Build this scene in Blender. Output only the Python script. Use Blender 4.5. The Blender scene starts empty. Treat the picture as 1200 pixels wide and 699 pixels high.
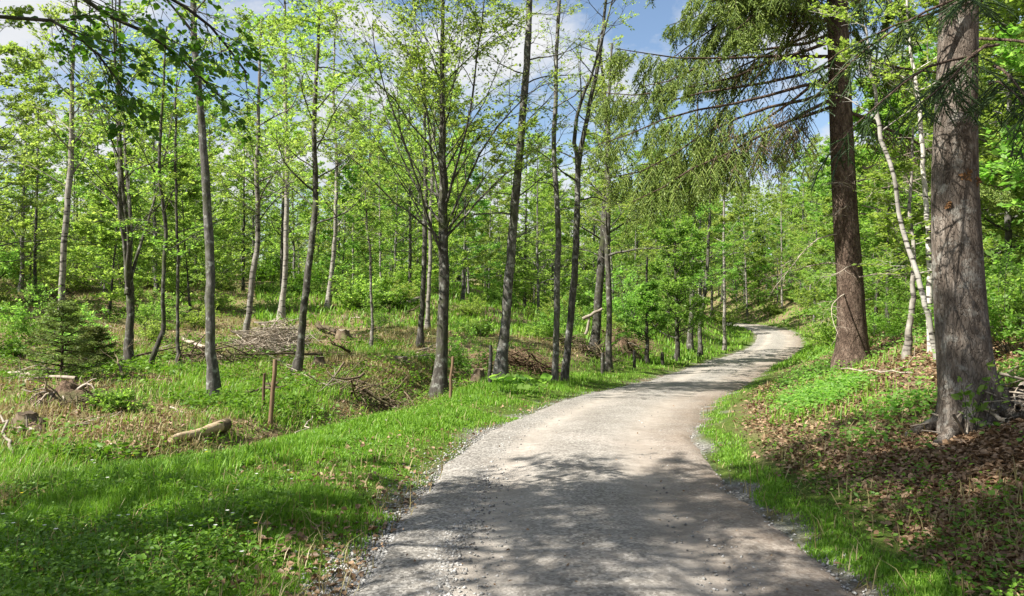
import bpy, math
import numpy as np

SC = bpy.context.scene
COL = SC.collection
UP = np.array([0., 0., 1.])
R = math.radians
FPX, CX, HY, EYE = 933.0, 600.0, 362.0, 1.65

# ------------------------------------------------------------------ small maths
def norm(v):
    return v / np.maximum(np.linalg.norm(v, axis=-1, keepdims=True), 1e-9)

def sstep(a, b, x):
    t = np.clip((x - a) / (b - a), 0, 1)
    return t * t * (3 - 2 * t)

def _hash(ix, iy, s):
    h = (ix.astype(np.int64) * 374761393 + iy.astype(np.int64) * 668265263 + s * 1442695041) & 0x7fffffff
    h = ((h ^ (h >> 13)) * 1274126177) & 0x7fffffff
    h = h ^ (h >> 16)
    return (h & 0xffff) / 65535.0

def vnoise(x, y, s=0):
    x = np.asarray(x, float); y = np.asarray(y, float)
    ix = np.floor(x); iy = np.floor(y)
    fx = x - ix; fy = y - iy
    fx = fx * fx * (3 - 2 * fx); fy = fy * fy * (3 - 2 * fy)
    a = _hash(ix, iy, s); b = _hash(ix + 1, iy, s); c = _hash(ix, iy + 1, s); d = _hash(ix + 1, iy + 1, s)
    return (a * (1 - fx) + b * fx) * (1 - fy) + (c * (1 - fx) + d * fx) * fy

def fbm(x, y, s=0, o=3):
    r = 0; a = 0.5
    for k in range(o):
        r = r + a * (vnoise(x * 2 ** k, y * 2 ** k, s + k * 17) - 0.5); a *= 0.5
    return r

def catmull(P, n):
    P = np.asarray(P, float)
    P = np.vstack([2 * P[0] - P[1], P, 2 * P[-1] - P[-2]])
    m = len(P) - 3
    t = np.linspace(0, m - 1e-6, n)
    i = t.astype(int); f = (t - i)[:, None]
    p0, p1, p2, p3 = P[i], P[i + 1], P[i + 2], P[i + 3]
    return 0.5 * ((2 * p1) + (-p0 + p2) * f + (2 * p0 - 5 * p1 + 4 * p2 - p3) * f ** 2 + (-p0 + 3 * p1 - 3 * p2 + p3) * f ** 3)

# ------------------------------------------------------------------ mesh helpers
class MB:
    """collects vertices and faces of one mesh"""
    def __init__(s):
        s.v = []; s.q = []; s.t = []; s.n = 0
    def add(s, v, q=None, t=None):
        v = np.asarray(v, float).reshape(-1, 3)
        s.v.append(v)
        if q is not None and len(q): s.q.append(np.asarray(q, np.int64) + s.n)
        if t is not None and len(t): s.t.append(np.asarray(t, np.int64) + s.n)
        s.n += len(v)
    def mesh(s, name, mat, smooth=False):
        v = np.vstack(s.v) if s.v else np.zeros((0, 3))
        q = np.vstack(s.q) if s.q else np.zeros((0, 4), np.int64)
        t = np.vstack(s.t) if s.t else np.zeros((0, 3), np.int64)
        me = bpy.data.meshes.new(name)
        me.vertices.add(len(v)); me.vertices.foreach_set('co', v.astype(np.float32).ravel())
        loops = np.concatenate([q.ravel(), t.ravel()])
        me.loops.add(len(loops)); me.loops.foreach_set('vertex_index', loops.astype(np.int32))
        tot = np.concatenate([np.full(len(q), 4), np.full(len(t), 3)]).astype(np.int32)
        st = np.concatenate([[0], np.cumsum(tot)[:-1]]).astype(np.int32) if len(tot) else tot
        me.polygons.add(len(tot))
        me.polygons.foreach_set('loop_start', st)
        try: me.polygons.foreach_set('loop_total', tot)
        except Exception: pass
        if smooth: me.polygons.foreach_set('use_smooth', np.ones(len(tot), bool))
        me.update(calc_edges=True)
        if mat: me.materials.append(mat)
        return me

def tubes(mb, P, Rr, sides=5, cap=True):
    """P [B,N,3] polylines, Rr [B,N] radii"""
    P = np.asarray(P, float); Rr = np.asarray(Rr, float)
    B, N, _ = P.shape
    if B == 0: return
    T = np.empty_like(P)
    T[:, 1:-1] = P[:, 2:] - P[:, :-2]; T[:, 0] = P[:, 1] - P[:, 0]; T[:, -1] = P[:, -1] - P[:, -2]
    T = norm(T)
    mean = norm(P[:, -1] - P[:, 0])
    ref = np.where(np.abs(mean[:, 2:3]) > 0.7, np.array([[1., 0, 0]]), np.array([[0., 0, 1]]))[:, None, :]
    A = norm(np.cross(T, np.broadcast_to(ref, T.shape))); Bv = np.cross(T, A)
    th = np.linspace(0, 2 * np.pi, sides, endpoint=False)
    V = P[:, :, None, :] + Rr[:, :, None, None] * (A[:, :, None, :] * np.cos(th)[None, None, :, None] + Bv[:, :, None, :] * np.sin(th)[None, None, :, None])
    b = np.arange(B)[:, None, None] * N * sides; k = np.arange(N - 1)[None, :, None] * sides; j = np.arange(sides)[None, None, :]
    j2 = (j + 1) % sides
    q = np.stack([b + k + j, b + k + j2, b + k + sides + j2, b + k + sides + j], -1).reshape(-1, 4)
    mb.add(V, q)

def leaves(mb, base, d, nrm, L, W, hexa=False, fold=0.12):
    """leaf blades: base [n,3], direction d, normal nrm, length L [n], width W [n]"""
    n = len(base)
    if n == 0: return
    L = np.broadcast_to(np.asarray(L, float), (n,)); W = np.broadcast_to(np.asarray(W, float), (n,))
    d = norm(d); s = norm(np.cross(d, nrm)); u = np.cross(s, d)
    Lc = L[:, None]; Wc = W[:, None]
    if hexa:
        pts = [base, base + d * Lc * .3 + s * Wc * .5 + u * Wc * fold, base + d * Lc * .68 + s * Wc * .42 + u * Wc * fold * .6, base + d * Lc - u * Wc * .12,
               base + d * Lc * .68 - s * Wc * .42 + u * Wc * fold * .6, base + d * Lc * .3 - s * Wc * .5 + u * Wc * fold]
        V = np.stack(pts, 1).reshape(-1, 3); b = np.arange(n)[:, None] * 6
        q = np.vstack([b + np.array([[0, 1, 2, 3]]), b + np.array([[0, 3, 4, 5]])])
        mb.add(V, q)
    else:
        pts = [base, base + d * Lc * .48 + s * Wc * .5 + u * Wc * fold, base + d * Lc, base + d * Lc * .48 - s * Wc * .5 + u * Wc * fold]
        V = np.stack(pts, 1).reshape(-1, 3); b = np.arange(n)[:, None] * 4
        mb.add(V, b + np.array([[0, 1, 2, 3]]))

def link(name, me, parent=None, loc=(0, 0, 0)):
    o = bpy.data.objects.new(name, me); COL.objects.link(o); o.location = loc
    if parent: o.parent = parent
    return o

def thing(name, label, cat, loc=(0, 0, 0), group=None, rz=0):
    o = bpy.data.objects.new(name, None); COL.objects.link(o)
    o.empty_display_size = .2
    o.location = loc; o.rotation_euler = (0, 0, rz)
    o['label'] = label; o['category'] = cat
    if group: o['group'] = group
    return o

def tag(o, label, cat, group=None, kind=None):
    if label: o['label'] = label
    if cat: o['category'] = cat
    if group: o['group'] = group
    if kind: o['kind'] = kind
    return o

def dup(root, loc, rz, scale, label=None, group=None):
    c = root.copy(); COL.objects.link(c)
    c.location = loc; c.rotation_euler = (0, 0, rz); c.scale = (scale[0], scale[0], scale[1])
    if label: c['label'] = label
    if group: c['group'] = group
    for ch in root.children:
        k = ch.copy(); COL.objects.link(k); k.parent = c
    return c

# ------------------------------------------------------------------ materials
def newmat(name):
    m = bpy.data.materials.new(name); m.use_nodes = True
    nt = m.node_tree; nt.nodes.clear()
    return m, nt, nt.nodes, nt.links

def N(nd, t, **kw):
    n = nd.new(t)
    for k, v in kw.items(): setattr(n, k, v)
    return n

def ramp(nd, stops, interp='LINEAR'):
    r = nd.new('ShaderNodeValToRGB'); cr = r.color_ramp; cr.interpolation = interp
    while len(cr.elements) < len(stops): cr.elements.new(0.5)
    for e, (p, c) in zip(cr.elements, stops):
        e.position = p; e.color = (*c, 1) if len(c) == 3 else c
    return r

def mixc(nd, ln, fac, a, b, mode='MIX'):
    m = nd.new('ShaderNodeMix'); m.data_type = 'RGBA'; m.blend_type = mode
    for i, v in ((0, fac), (6, a), (7, b)):
        if hasattr(v, 'links'): ln.new(v, m.inputs[i])
        else: m.inputs[i].default_value = v if i == 0 else (*v, 1)
    return m.outputs[2]

def leaf_mat(name, cols, trans, tfac=.5, rough=.5, objvar=.5, spec=.3):
    """cols: three base colours from dark to light, varied leaf by leaf; trans: colour of the light coming through"""
    m, nt, nd, ln = newmat(name)
    g = N(nd, 'ShaderNodeNewGeometry'); oi = N(nd, 'ShaderNodeObjectInfo')
    r = ramp(nd, [(0, cols[0]), (.5, cols[1]), (1, cols[2])])
    ln.new(g.outputs['Random Per Island'], r.inputs[0])
    hs = N(nd, 'ShaderNodeHueSaturation')
    ma = N(nd, 'ShaderNodeMapRange'); ma.inputs[3].default_value = .5 - .028 * objvar; ma.inputs[4].default_value = .5 + .02 * objvar
    mb_ = N(nd, 'ShaderNodeMapRange'); mb_.inputs[3].default_value = 1 - .3 * objvar; mb_.inputs[4].default_value = 1 + .3 * objvar
    ln.new(oi.outputs['Random'], ma.inputs[0]); ln.new(oi.outputs['Random'], mb_.inputs[0])
    ln.new(ma.outputs[0], hs.inputs['Hue']); ln.new(mb_.outputs[0], hs.inputs['Value']); ln.new(r.outputs[0], hs.inputs['Color'])
    p = N(nd, 'ShaderNodeBsdfPrincipled'); p.inputs['Roughness'].default_value = rough; p.inputs['Specular IOR Level'].default_value = spec
    ln.new(hs.outputs[0], p.inputs['Base Color'])
    t = N(nd, 'ShaderNodeBsdfTranslucent')
    ln.new(mixc(nd, ln, 1.0, hs.outputs[0], trans, 'MULTIPLY'), t.inputs['Color'])
    mx = N(nd, 'ShaderNodeMixShader'); mx.inputs[0].default_value = tfac
    ln.new(p.outputs[0], mx.inputs[1]); ln.new(t.outputs[0], mx.inputs[2])
    o = N(nd, 'ShaderNodeOutputMaterial'); ln.new(mx.outputs[0], o.inputs[0])
    return m

def bark_mat(name, dark, mid, light, zscale=.25, scale=9, moss=None, cracks=0, bump=.5, lichen=None, bands=0, crackf=.75):
    m, nt, nd, ln = newmat(name)
    tc = N(nd, 'ShaderNodeTexCoord'); mp = N(nd, 'ShaderNodeMapping'); mp.inputs['Scale'].default_value = (1, 1, zscale)
    ln.new(tc.outputs['Object'], mp.inputs[0])
    n1 = N(nd, 'ShaderNodeTexNoise'); n1.inputs['Scale'].default_value = scale; n1.inputs['Detail'].default_value = 7; n1.inputs['Roughness'].default_value = .68
    ln.new(mp.outputs[0], n1.inputs['Vector'])
    r = ramp(nd, [(.3, dark), (.5, mid), (.72, light)]); ln.new(n1.outputs[0], r.inputs[0])
    col = r.outputs[0]; h = n1.outputs[0]
    if cracks:
        v = N(nd, 'ShaderNodeTexVoronoi'); v.feature = 'DISTANCE_TO_EDGE'; v.inputs['Scale'].default_value = cracks
        nz = N(nd, 'ShaderNodeTexNoise'); nz.inputs['Scale'].default_value = cracks * .8; ln.new(mp.outputs[0], nz.inputs['Vector'])
        va = N(nd, 'ShaderNodeVectorMath'); va.operation = 'MULTIPLY_ADD'; va.inputs[1].default_value = (.12, .12, .12)
        ln.new(nz.outputs['Color'], va.inputs[0]); ln.new(mp.outputs[0], va.inputs[2]); ln.new(va.outputs[0], v.inputs['Vector'])
        cr = ramp(nd, [(0, (.3, .3, .3)), (.12, (1, 1, 1))]); ln.new(v.outputs[0], cr.inputs[0])
        col = mixc(nd, ln, crackf, col, cr.outputs[0], 'MULTIPLY')
        mm = N(nd, 'ShaderNodeMath'); mm.operation = 'MULTIPLY_ADD'; mm.inputs[1].default_value = .5
        ln.new(cr.outputs[0], mm.inputs[0]); ln.new(n1.outputs[0], mm.inputs[2]); h = mm.outputs[0]
    if bands:
        mp2 = N(nd, 'ShaderNodeMapping'); mp2.inputs['Scale'].default_value = (1.5, 1.5, 7); ln.new(tc.outputs['Object'], mp2.inputs[0])
        n4 = N(nd, 'ShaderNodeTexNoise'); n4.inputs['Scale'].default_value = bands; n4.inputs['Detail'].default_value = 4; ln.new(mp2.outputs[0], n4.inputs['Vector'])
        r4 = ramp(nd, [(.54, (0, 0, 0)), (.62, (1, 1, 1))]); ln.new(n4.outputs[0], r4.inputs[0])
        col = mixc(nd, ln, r4.outputs[0], col, (.05, .045, .04))
    for spec_, sc, lo, hi in ((lichen, 6.5, .54, .64), (moss, 2.1, .5, .68)):
        if spec_:
            n2 = N(nd, 'ShaderNodeTexNoise'); n2.inputs['Scale'].default_value = sc; n2.inputs['Detail'].default_value = 6; n2.inputs['Roughness'].default_value = .7
            ln.new(tc.outputs['Object'], n2.inputs['Vector'])
            r2 = ramp(nd, [(lo, (0, 0, 0)), (hi, (.85, .85, .85))]); ln.new(n2.outputs[0], r2.inputs[0])
            col = mixc(nd, ln, r2.outputs[0], col, spec_)
    oi = N(nd, 'ShaderNodeObjectInfo'); mr = N(nd, 'ShaderNodeMapRange'); mr.inputs[3].default_value = .75; mr.inputs[4].default_value = 1.3
    ln.new(oi.outputs['Random'], mr.inputs[0])
    hs = N(nd, 'ShaderNodeHueSaturation'); ln.new(col, hs.inputs['Color']); ln.new(mr.outputs[0], hs.inputs['Value'])
    p = N(nd, 'ShaderNodeBsdfPrincipled'); p.inputs['Roughness'].default_value = .9; p.inputs['Specular IOR Level'].default_value = .15
    ln.new(hs.outputs[0], p.inputs['Base Color'])
    b = N(nd, 'ShaderNodeBump'); b.inputs['Strength'].default_value = bump; b.inputs['Distance'].default_value = .03
    ln.new(h, b.inputs['Height']); ln.new(b.outputs[0], p.inputs['Normal'])
    o = N(nd, 'ShaderNodeOutputMaterial'); ln.new(p.outputs[0], o.inputs[0])
    return m

M = {}
M['leaf'] = leaf_mat('beech_leaf', [(.12, .21, .035), (.19, .305, .06), (.28, .38, .12)], (1.65, 1.6, .95), .6)
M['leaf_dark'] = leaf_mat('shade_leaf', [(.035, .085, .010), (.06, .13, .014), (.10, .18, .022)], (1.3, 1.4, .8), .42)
M['leaf_bright'] = leaf_mat('fresh_leaf', [(.10, .215, .032), (.165, .305, .06), (.25, .375, .115)], (1.55, 1.6, .95), .6)
M['leaf_yellow'] = leaf_mat('young_leaf', [(.155, .225, .045), (.22, .305, .07), (.30, .38, .12)], (1.5, 1.45, .9), .55)
M['needle'] = leaf_mat('spruce_needle', [(.06, .10, .018), (.125, .175, .032), (.21, .26, .055)], (1.2, 1.3, .8), .25, objvar=.5)
M['needle_dark'] = leaf_mat('dark_needle', [(.02, .045, .012), (.03, .06, .015), (.05, .08, .018)], (1.2, 1.3, .8), .2, objvar=.4)
M['needle_dead'] = leaf_mat('dead_needle', [(.09, .065, .04), (.14, .105, .065), (.2, .16, .10)], (1.1, 1, .8), .15, objvar=.3)
M['grass'] = leaf_mat('grass_blade', [(.09, .20, .018), (.155, .31, .03), (.25, .40, .06)], (1.3, 1.35, .7), .4, objvar=0)
M['dry_grass'] = leaf_mat('dry_grass_blade', [(.16, .14, .055), (.27, .23, .10), (.36, .31, .16)], (1.2, 1.1, .8), .3, objvar=0)
M['herb'] = leaf_mat('herb_leaf', [(.055, .125, .012), (.095, .19, .016), (.15, .26, .03)], (1.3, 1.4, .7), .4, objvar=.3)
M['litter'] = leaf_mat('fallen_leaf', [(.10, .06, .032), (.2, .125, .07), (.36, .25, .16)], (1.2, 1, .8), .15, objvar=0)
M['petal'] = leaf_mat('white_petal', [(.7, .7, .65), (.78, .78, .72), (.8, .8, .76)], (1, 1, 1), .3, objvar=0)
M['petal_y'] = leaf_mat('yellow_petal', [(.6, .45, .02), (.7, .55, .03), (.75, .6, .04)], (1, 1, 1), .3, objvar=0)
M['bark'] = bark_mat('grey_bark', (.03, .028, .025), (.09, .084, .076), (.22, .212, .198), .35, 13, moss=(.07, .085, .03), lichen=(.34, .35, .32), bump=.5)
M['bark_dark'] = bark_mat('dark_bark', (.018, .016, .014), (.05, .045, .038), (.135, .125, .112), .3, 13, moss=(.055, .07, .022), lichen=(.2, .205, .18), bump=.5)
M['bark_pale'] = bark_mat('pale_bark', (.09, .075, .062), (.22, .20, .175), (.38, .36, .32), .5, 8, lichen=(.2, .21, .17), bump=.4, bands=2.2)
M['bark_birch'] = bark_mat('white_birch_bark', (.22, .20, .175), (.38, .36, .32), (.5, .48, .44), .6, 6, bump=.3, bands=3)
M['bark_spruce'] = bark_mat('scaly_spruce_bark', (.04, .026, .019), (.09, .063, .047), (.185, .14, .11), .35, 12, cracks=24, crackf=.6, bump=.9)
M['bark_big'] = bark_mat('old_spruce_bark', (.055, .042, .033), (.125, .102, .083), (.25, .22, .19), .3, 13, cracks=26, crackf=.45, lichen=(.23, .22, .195), bump=.8)
M['deadwood'] = bark_mat('weathered_wood', (.14, .11, .085), (.26, .22, .175), (.42, .38, .32), .3, 8, bump=.4)
M['stake'] = bark_mat('stake_wood', (.07, .045, .028), (.13, .085, .052), (.22, .155, .10), .2, 12, bump=.3)
M['stumpwood'] = bark_mat('stump_bark', (.05, .035, .025), (.10, .075, .05), (.18, .14, .10), .5, 9, moss=(.08, .10, .03), bump=.6)
M['cutwood'] = bark_mat('cut_wood', (.24, .17, .10), (.38, .29, .19), (.5, .41, .29), 1, 14, bump=.2)
M['rust'] = bark_mat('broken_wood', (.10, .05, .022), (.19, .10, .045), (.28, .17, .085), 1, 14, bump=.6)
M['soil'] = bark_mat('root_soil', (.04, .027, .018), (.11, .073, .048), (.24, .175, .12), 1, 22, moss=(.07, .09, .03), bump=1)

# ------------------------------------------------------------------ terrain
ctrl = [(-2.5, -30, .1), (-.9, -14, .05), (0.1, -4, .02), (.42, 2, .01), (.51, 4.57, 0), (.54, 5.5, -.01), (.62, 6.8, -.05), (.69, 8.3, -.10), (.83, 9.6, -.09), (1.23, 11.8, -.12),
        (2.37, 15.9, -.27), (3.68, 19.4, -.38), (5.53, 24, -.57), (9.55, 34, -.75), (13.7, 43, -.74), (17.3, 52, -.63), (19.9, 60, -.28), (21.2, 68, .03), (21.2, 76, .16), (20.6, 86, .27),
        (18, 100, .6), (12, 125, 1.2), (0, 165, 2)]
PATH = catmull(ctrl, 900)
seg = np.linalg.norm(np.diff(PATH[:, :2], axis=0), axis=1); ARC = np.concatenate([[0], np.cumsum(seg)])
TAN = norm(np.gradient(PATH[:, :2], axis=0))

def nearest(x, y):
    x = np.asarray(x, float).ravel(); y = np.asarray(y, float).ravel()
    idx = np.empty(len(x), int); best = np.empty(len(x))
    for a in range(0, len(x), 20000):
        dx = x[a:a + 20000, None] - PATH[None, :, 0]; dy = y[a:a + 20000, None] - PATH[None, :, 1]
        d2 = dx * dx + dy * dy
        k = d2.argmin(1); idx[a:a + 20000] = k; best[a:a + 20000] = d2[np.arange(len(k)), k]
    t = TAN[idx]; dx = x - PATH[idx, 0]; dy = y - PATH[idx, 1]
    along = dx * t[:, 0] + dy * t[:, 1]
    sgn = np.sign(dx * t[:, 1] - dy * t[:, 0])
    d = np.sqrt(np.maximum(best - along ** 2 * (np.abs(along) < .6), 0)) * sgn
    slope = np.gradient(PATH[:, 2]) / np.maximum(np.gradient(ARC), 1e-6)
    z = PATH[idx, 2] + slope[idx] * np.clip(along, -.6, .6)
    return d, z, ARC[idx]

def raw_height(x, y):
    sh = np.shape(x)
    x = np.asarray(x, float).ravel(); y = np.asarray(y, float).ravel()
    d, zr, s = nearest(x, y)
    # left side: verge, ditch, then the clearing that climbs away
    dl = -d
    yy = np.maximum(y - 19, 0)
    ramp_ = np.log1p(np.exp(np.clip((y - 21) / 3, -30, 30))) * 3
    ramp_ = np.where((y - 21) / 3 > 30, y - 21, ramp_)
    ramp_ = 45 * np.tanh(ramp_ / 45)
    sx = 1 - .72 * sstep(-8, 6, x)
    zf = .02 + .115 * ramp_ * sx + .02 * np.maximum(-x - 6, 0) * sstep(5, 25, y)
    zf = np.minimum(zf, 9)
    b = sstep(2.6, 6.0, dl)
    verge = .10 * sstep(1.5, 2.3, dl)
    hl = (zr + verge) * (1 - b) + zf * b
    ditch = np.exp(-((dl - 4.9 - .6 * np.sin(y * .35)) / .7) ** 2) * sstep(7, 10, y) * (1 - sstep(20, 26, y))
    hl -= .5 * ditch
    # right side: grass strip, then a wooded bank
    px = [0, 1.5, 2.1, 3, 4, 6.5, 12, 30, 60, 400]; pz = [0, 0, .11, .38, .8, 1.95, 3.9, 8.2, 12, 24]
    sy = .85 + .15 * sstep(8, 15, y)
    near = np.interp(np.maximum(d, 0), px, pz)
    sy = sy + (1 - sy) * sstep(5, 14, d)
    hr = zr + near * sy
    h = np.where(d < 0, hl, hr)
    ad = np.abs(d)
    a1 = sstep(1.7, 4, ad)
    h += a1 * (.16 * fbm(x * .9, y * .9, 3, 3) + np.where(d < 0, .95, .5) * sstep(4.5, 9, ad) * fbm(x * .26, y * .26, 9, 3))
    h += a1 * .07 * fbm(x * 3.1, y * 3.1, 5, 2)
    far = sstep(90, 260, np.hypot(x, y))
    h += far * 3 * fbm(x * .02, y * .02, 31, 2)
    return h.reshape(sh), d.reshape(sh), s.reshape(sh)

def axis(knots):
    out = []
    for a, b, st0, st1 in knots:
        p = a
        while p < b:
            out.append(p); f = (p - a) / (b - a); p += st0 + (st1 - st0) * f
    out.append(knots[-1][1])
    return np.array(out)

XS = axis([(-420, -60, 40, 6), (-60, -16, 3, .4), (-16, -6, .35, .12), (-6, 9, .1, .1), (9, 26, .12, .35), (26, 70, .4, 5), (70, 420, 6, 40)])
YS = axis([(-120, -10, 20, 2), (-10, 2, 1, .15), (2, 18, .09, .13), (18, 45, .14, .35), (45, 100, .36, 2), (100, 700, 2.5, 60)])
GX, GY = np.meshgrid(XS, YS)
GH, GD, GS = raw_height(GX, GY)

def bil(G, x, y):
    x = np.asarray(x, float); y = np.asarray(y, float)
    i = np.clip(np.searchsorted(XS, x) - 1, 0, len(XS) - 2); j = np.clip(np.searchsorted(YS, y) - 1, 0, len(YS) - 2)
    fx = np.clip((x - XS[i]) / (XS[i + 1] - XS[i]), 0, 1); fy = np.clip((y - YS[j]) / (YS[j + 1] - YS[j]), 0, 1)
    return (G[j, i] * (1 - fx) + G[j, i + 1] * fx) * (1 - fy) + (G[j + 1, i] * (1 - fx) + G[j + 1, i + 1] * fx) * fy

def gz(x, y): return bil(GH, x, y)
def gd(x, y): return bil(GD, x, y)

def at(px, Y):
    """ground point seen in photo column px at depth Y"""
    x = (px - CX) / FPX * Y
    return np.array([x, Y, float(gz(x, Y))])

def hit(px, py, y0=3.5, y1=120):
    """the ground point the photo shows at a pixel"""
    Y = np.linspace(y0, y1, 4000); x = (px - CX) / FPX * Y; z = EYE + (HY - py) / FPX * Y
    below = np.where(z < gz(x, Y))[0]
    k = below[0] if len(below) else len(Y) - 1
    return np.array([x[k], Y[k], float(gz(x[k], Y[k]))])

def build_ground():
    ny, nx = GH.shape
    H = GH - .035 * (1 - sstep(1.2, 1.55, np.abs(GD)))
    v = np.stack([GX, GY, H], -1).reshape(-1, 3)
    j, i = np.meshgrid(np.arange(ny - 1), np.arange(nx - 1), indexing='ij'); a = (j * nx + i).ravel()
    q = np.stack([a, a + 1, a + nx + 1, a + nx], -1)
    mb = MB(); mb.add(v, q)
    d = GD.ravel(); x = GX.ravel(); y = GY.ravel()
    gravel = (1 - sstep(1.35, 1.8, np.abs(d) + 1.0 * fbm(x * 1.3, y * 1.3, 71, 3)))
    gl = (1 - sstep(3.2, 4.6, -d + 1.5 * fbm(x * .8, y * .8, 51, 3))) * (d < 0)
    gr = (1 - sstep(1.9, 2.7, d + .9 * fbm(x * .8, y * .8, 52, 3))) * (d >= 0)
    grass = np.maximum(gl, gr)
    litter = (1 - .85 * sstep(24, 38, y)) * sstep(1.9, 2.5, d) * (.6 + .4 * sstep(-.08, .08, fbm(x * .5, y * .5, 53, 3)))
    m, nt, nd, ln = newmat('woodland_ground')
    at_ = N(nd, 'ShaderNodeAttribute'); at_.attribute_name = 'zone'
    sp = N(nd, 'ShaderNodeSeparateColor'); ln.new(at_.outputs['Color'], sp.inputs[0])
    tc = N(nd, 'ShaderNodeTexCoord')
    def noise(s, d=6, r=.65):
        n = N(nd, 'ShaderNodeTexNoise'); n.inputs['Scale'].default_value = s; n.inputs['Detail'].default_value = d; n.inputs['Roughness'].default_value = r
        ln.new(tc.outputs['Object'], n.inputs['Vector']); return n.outputs[0]
    big = noise(.35); med = noise(2.2); fine = noise(28, 5)
    brown = ramp(nd, [(.3, (.065, .043, .027)), (.5, (.165, .115, .072)), (.7, (.32, .25, .165))]); ln.new(fine, brown.inputs[0])
    green = ramp(nd, [(.3, (.04, .07, .012)), (.55, (.085, .125, .022)), (.75, (.16, .18, .05))]); ln.new(fine, green.inputs[0])
    straw = ramp(nd, [(.3, (.15, .125, .055)), (.6, (.31, .265, .13)), (.8, (.4, .34, .2))]); ln.new(fine, straw.inputs[0])
    f1 = ramp(nd, [(.5, (0, 0, 0)), (.62, (.9, .9, .9))]); ln.new(big, f1.inputs[0])
    f2 = ramp(nd, [(.46, (0, 0, 0)), (.6, (1, 1, 1))]); ln.new(med, f2.inputs[0])
    base = mixc(nd, ln, f1.outputs[0], brown.outputs[0], green.outputs[0])
    base = mixc(nd, ln, f2.outputs[0], base, mixc(nd, ln, .5, straw.outputs[0], green.outputs[0]))
    base = mixc(nd, ln, sp.outputs[2], base, brown.outputs[0])
    base = mixc(nd, ln, sp.outputs[1], base, green.outputs[0])
    vo = N(nd, 'ShaderNodeTexVoronoi'); vo.inputs['Scale'].default_value = 42; ln.new(tc.outputs['Object'], vo.inputs['Vector'])
    gs = ramp(nd, [(0, (.10, .095, .085)), (.5, (.21, .20, .18)), (1, (.38, .365, .34))]); ln.new(vo.outputs['Color'], gs.inputs[0])
    gcol = mixc(nd, ln, f2.outputs[0], gs.outputs[0], (.15, .11, .075))
    base = mixc(nd, ln, sp.outputs[0], base, gcol)
    p = N(nd, 'ShaderNodeBsdfPrincipled'); p.inputs['Roughness'].default_value = .95; p.inputs['Specular IOR Level'].default_value = .1
    ln.new(base, p.inputs['Base Color'])
    bp = N(nd, 'ShaderNodeBump'); bp.inputs['Strength'].default_value = .9; bp.inputs['Distance'].default_value = .06
    ln.new(fine, bp.inputs['Height']); ln.new(bp.outputs[0], p.inputs['Normal'])
    o = N(nd, 'ShaderNodeOutputMaterial'); ln.new(p.outputs[0], o.inputs[0])
    me = mb.mesh('ground', m, True)
    ca = me.color_attributes.new('zone', 'FLOAT_COLOR', 'POINT')
    ca.data.foreach_set('color', np.stack([gravel, grass, litter, np.ones_like(d)], -1).astype(np.float32).ravel())
    g = link('ground', me); g['kind'] = 'structure'; g['label'] = 'uneven woodland floor of moss, dead leaves and grass'

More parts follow.
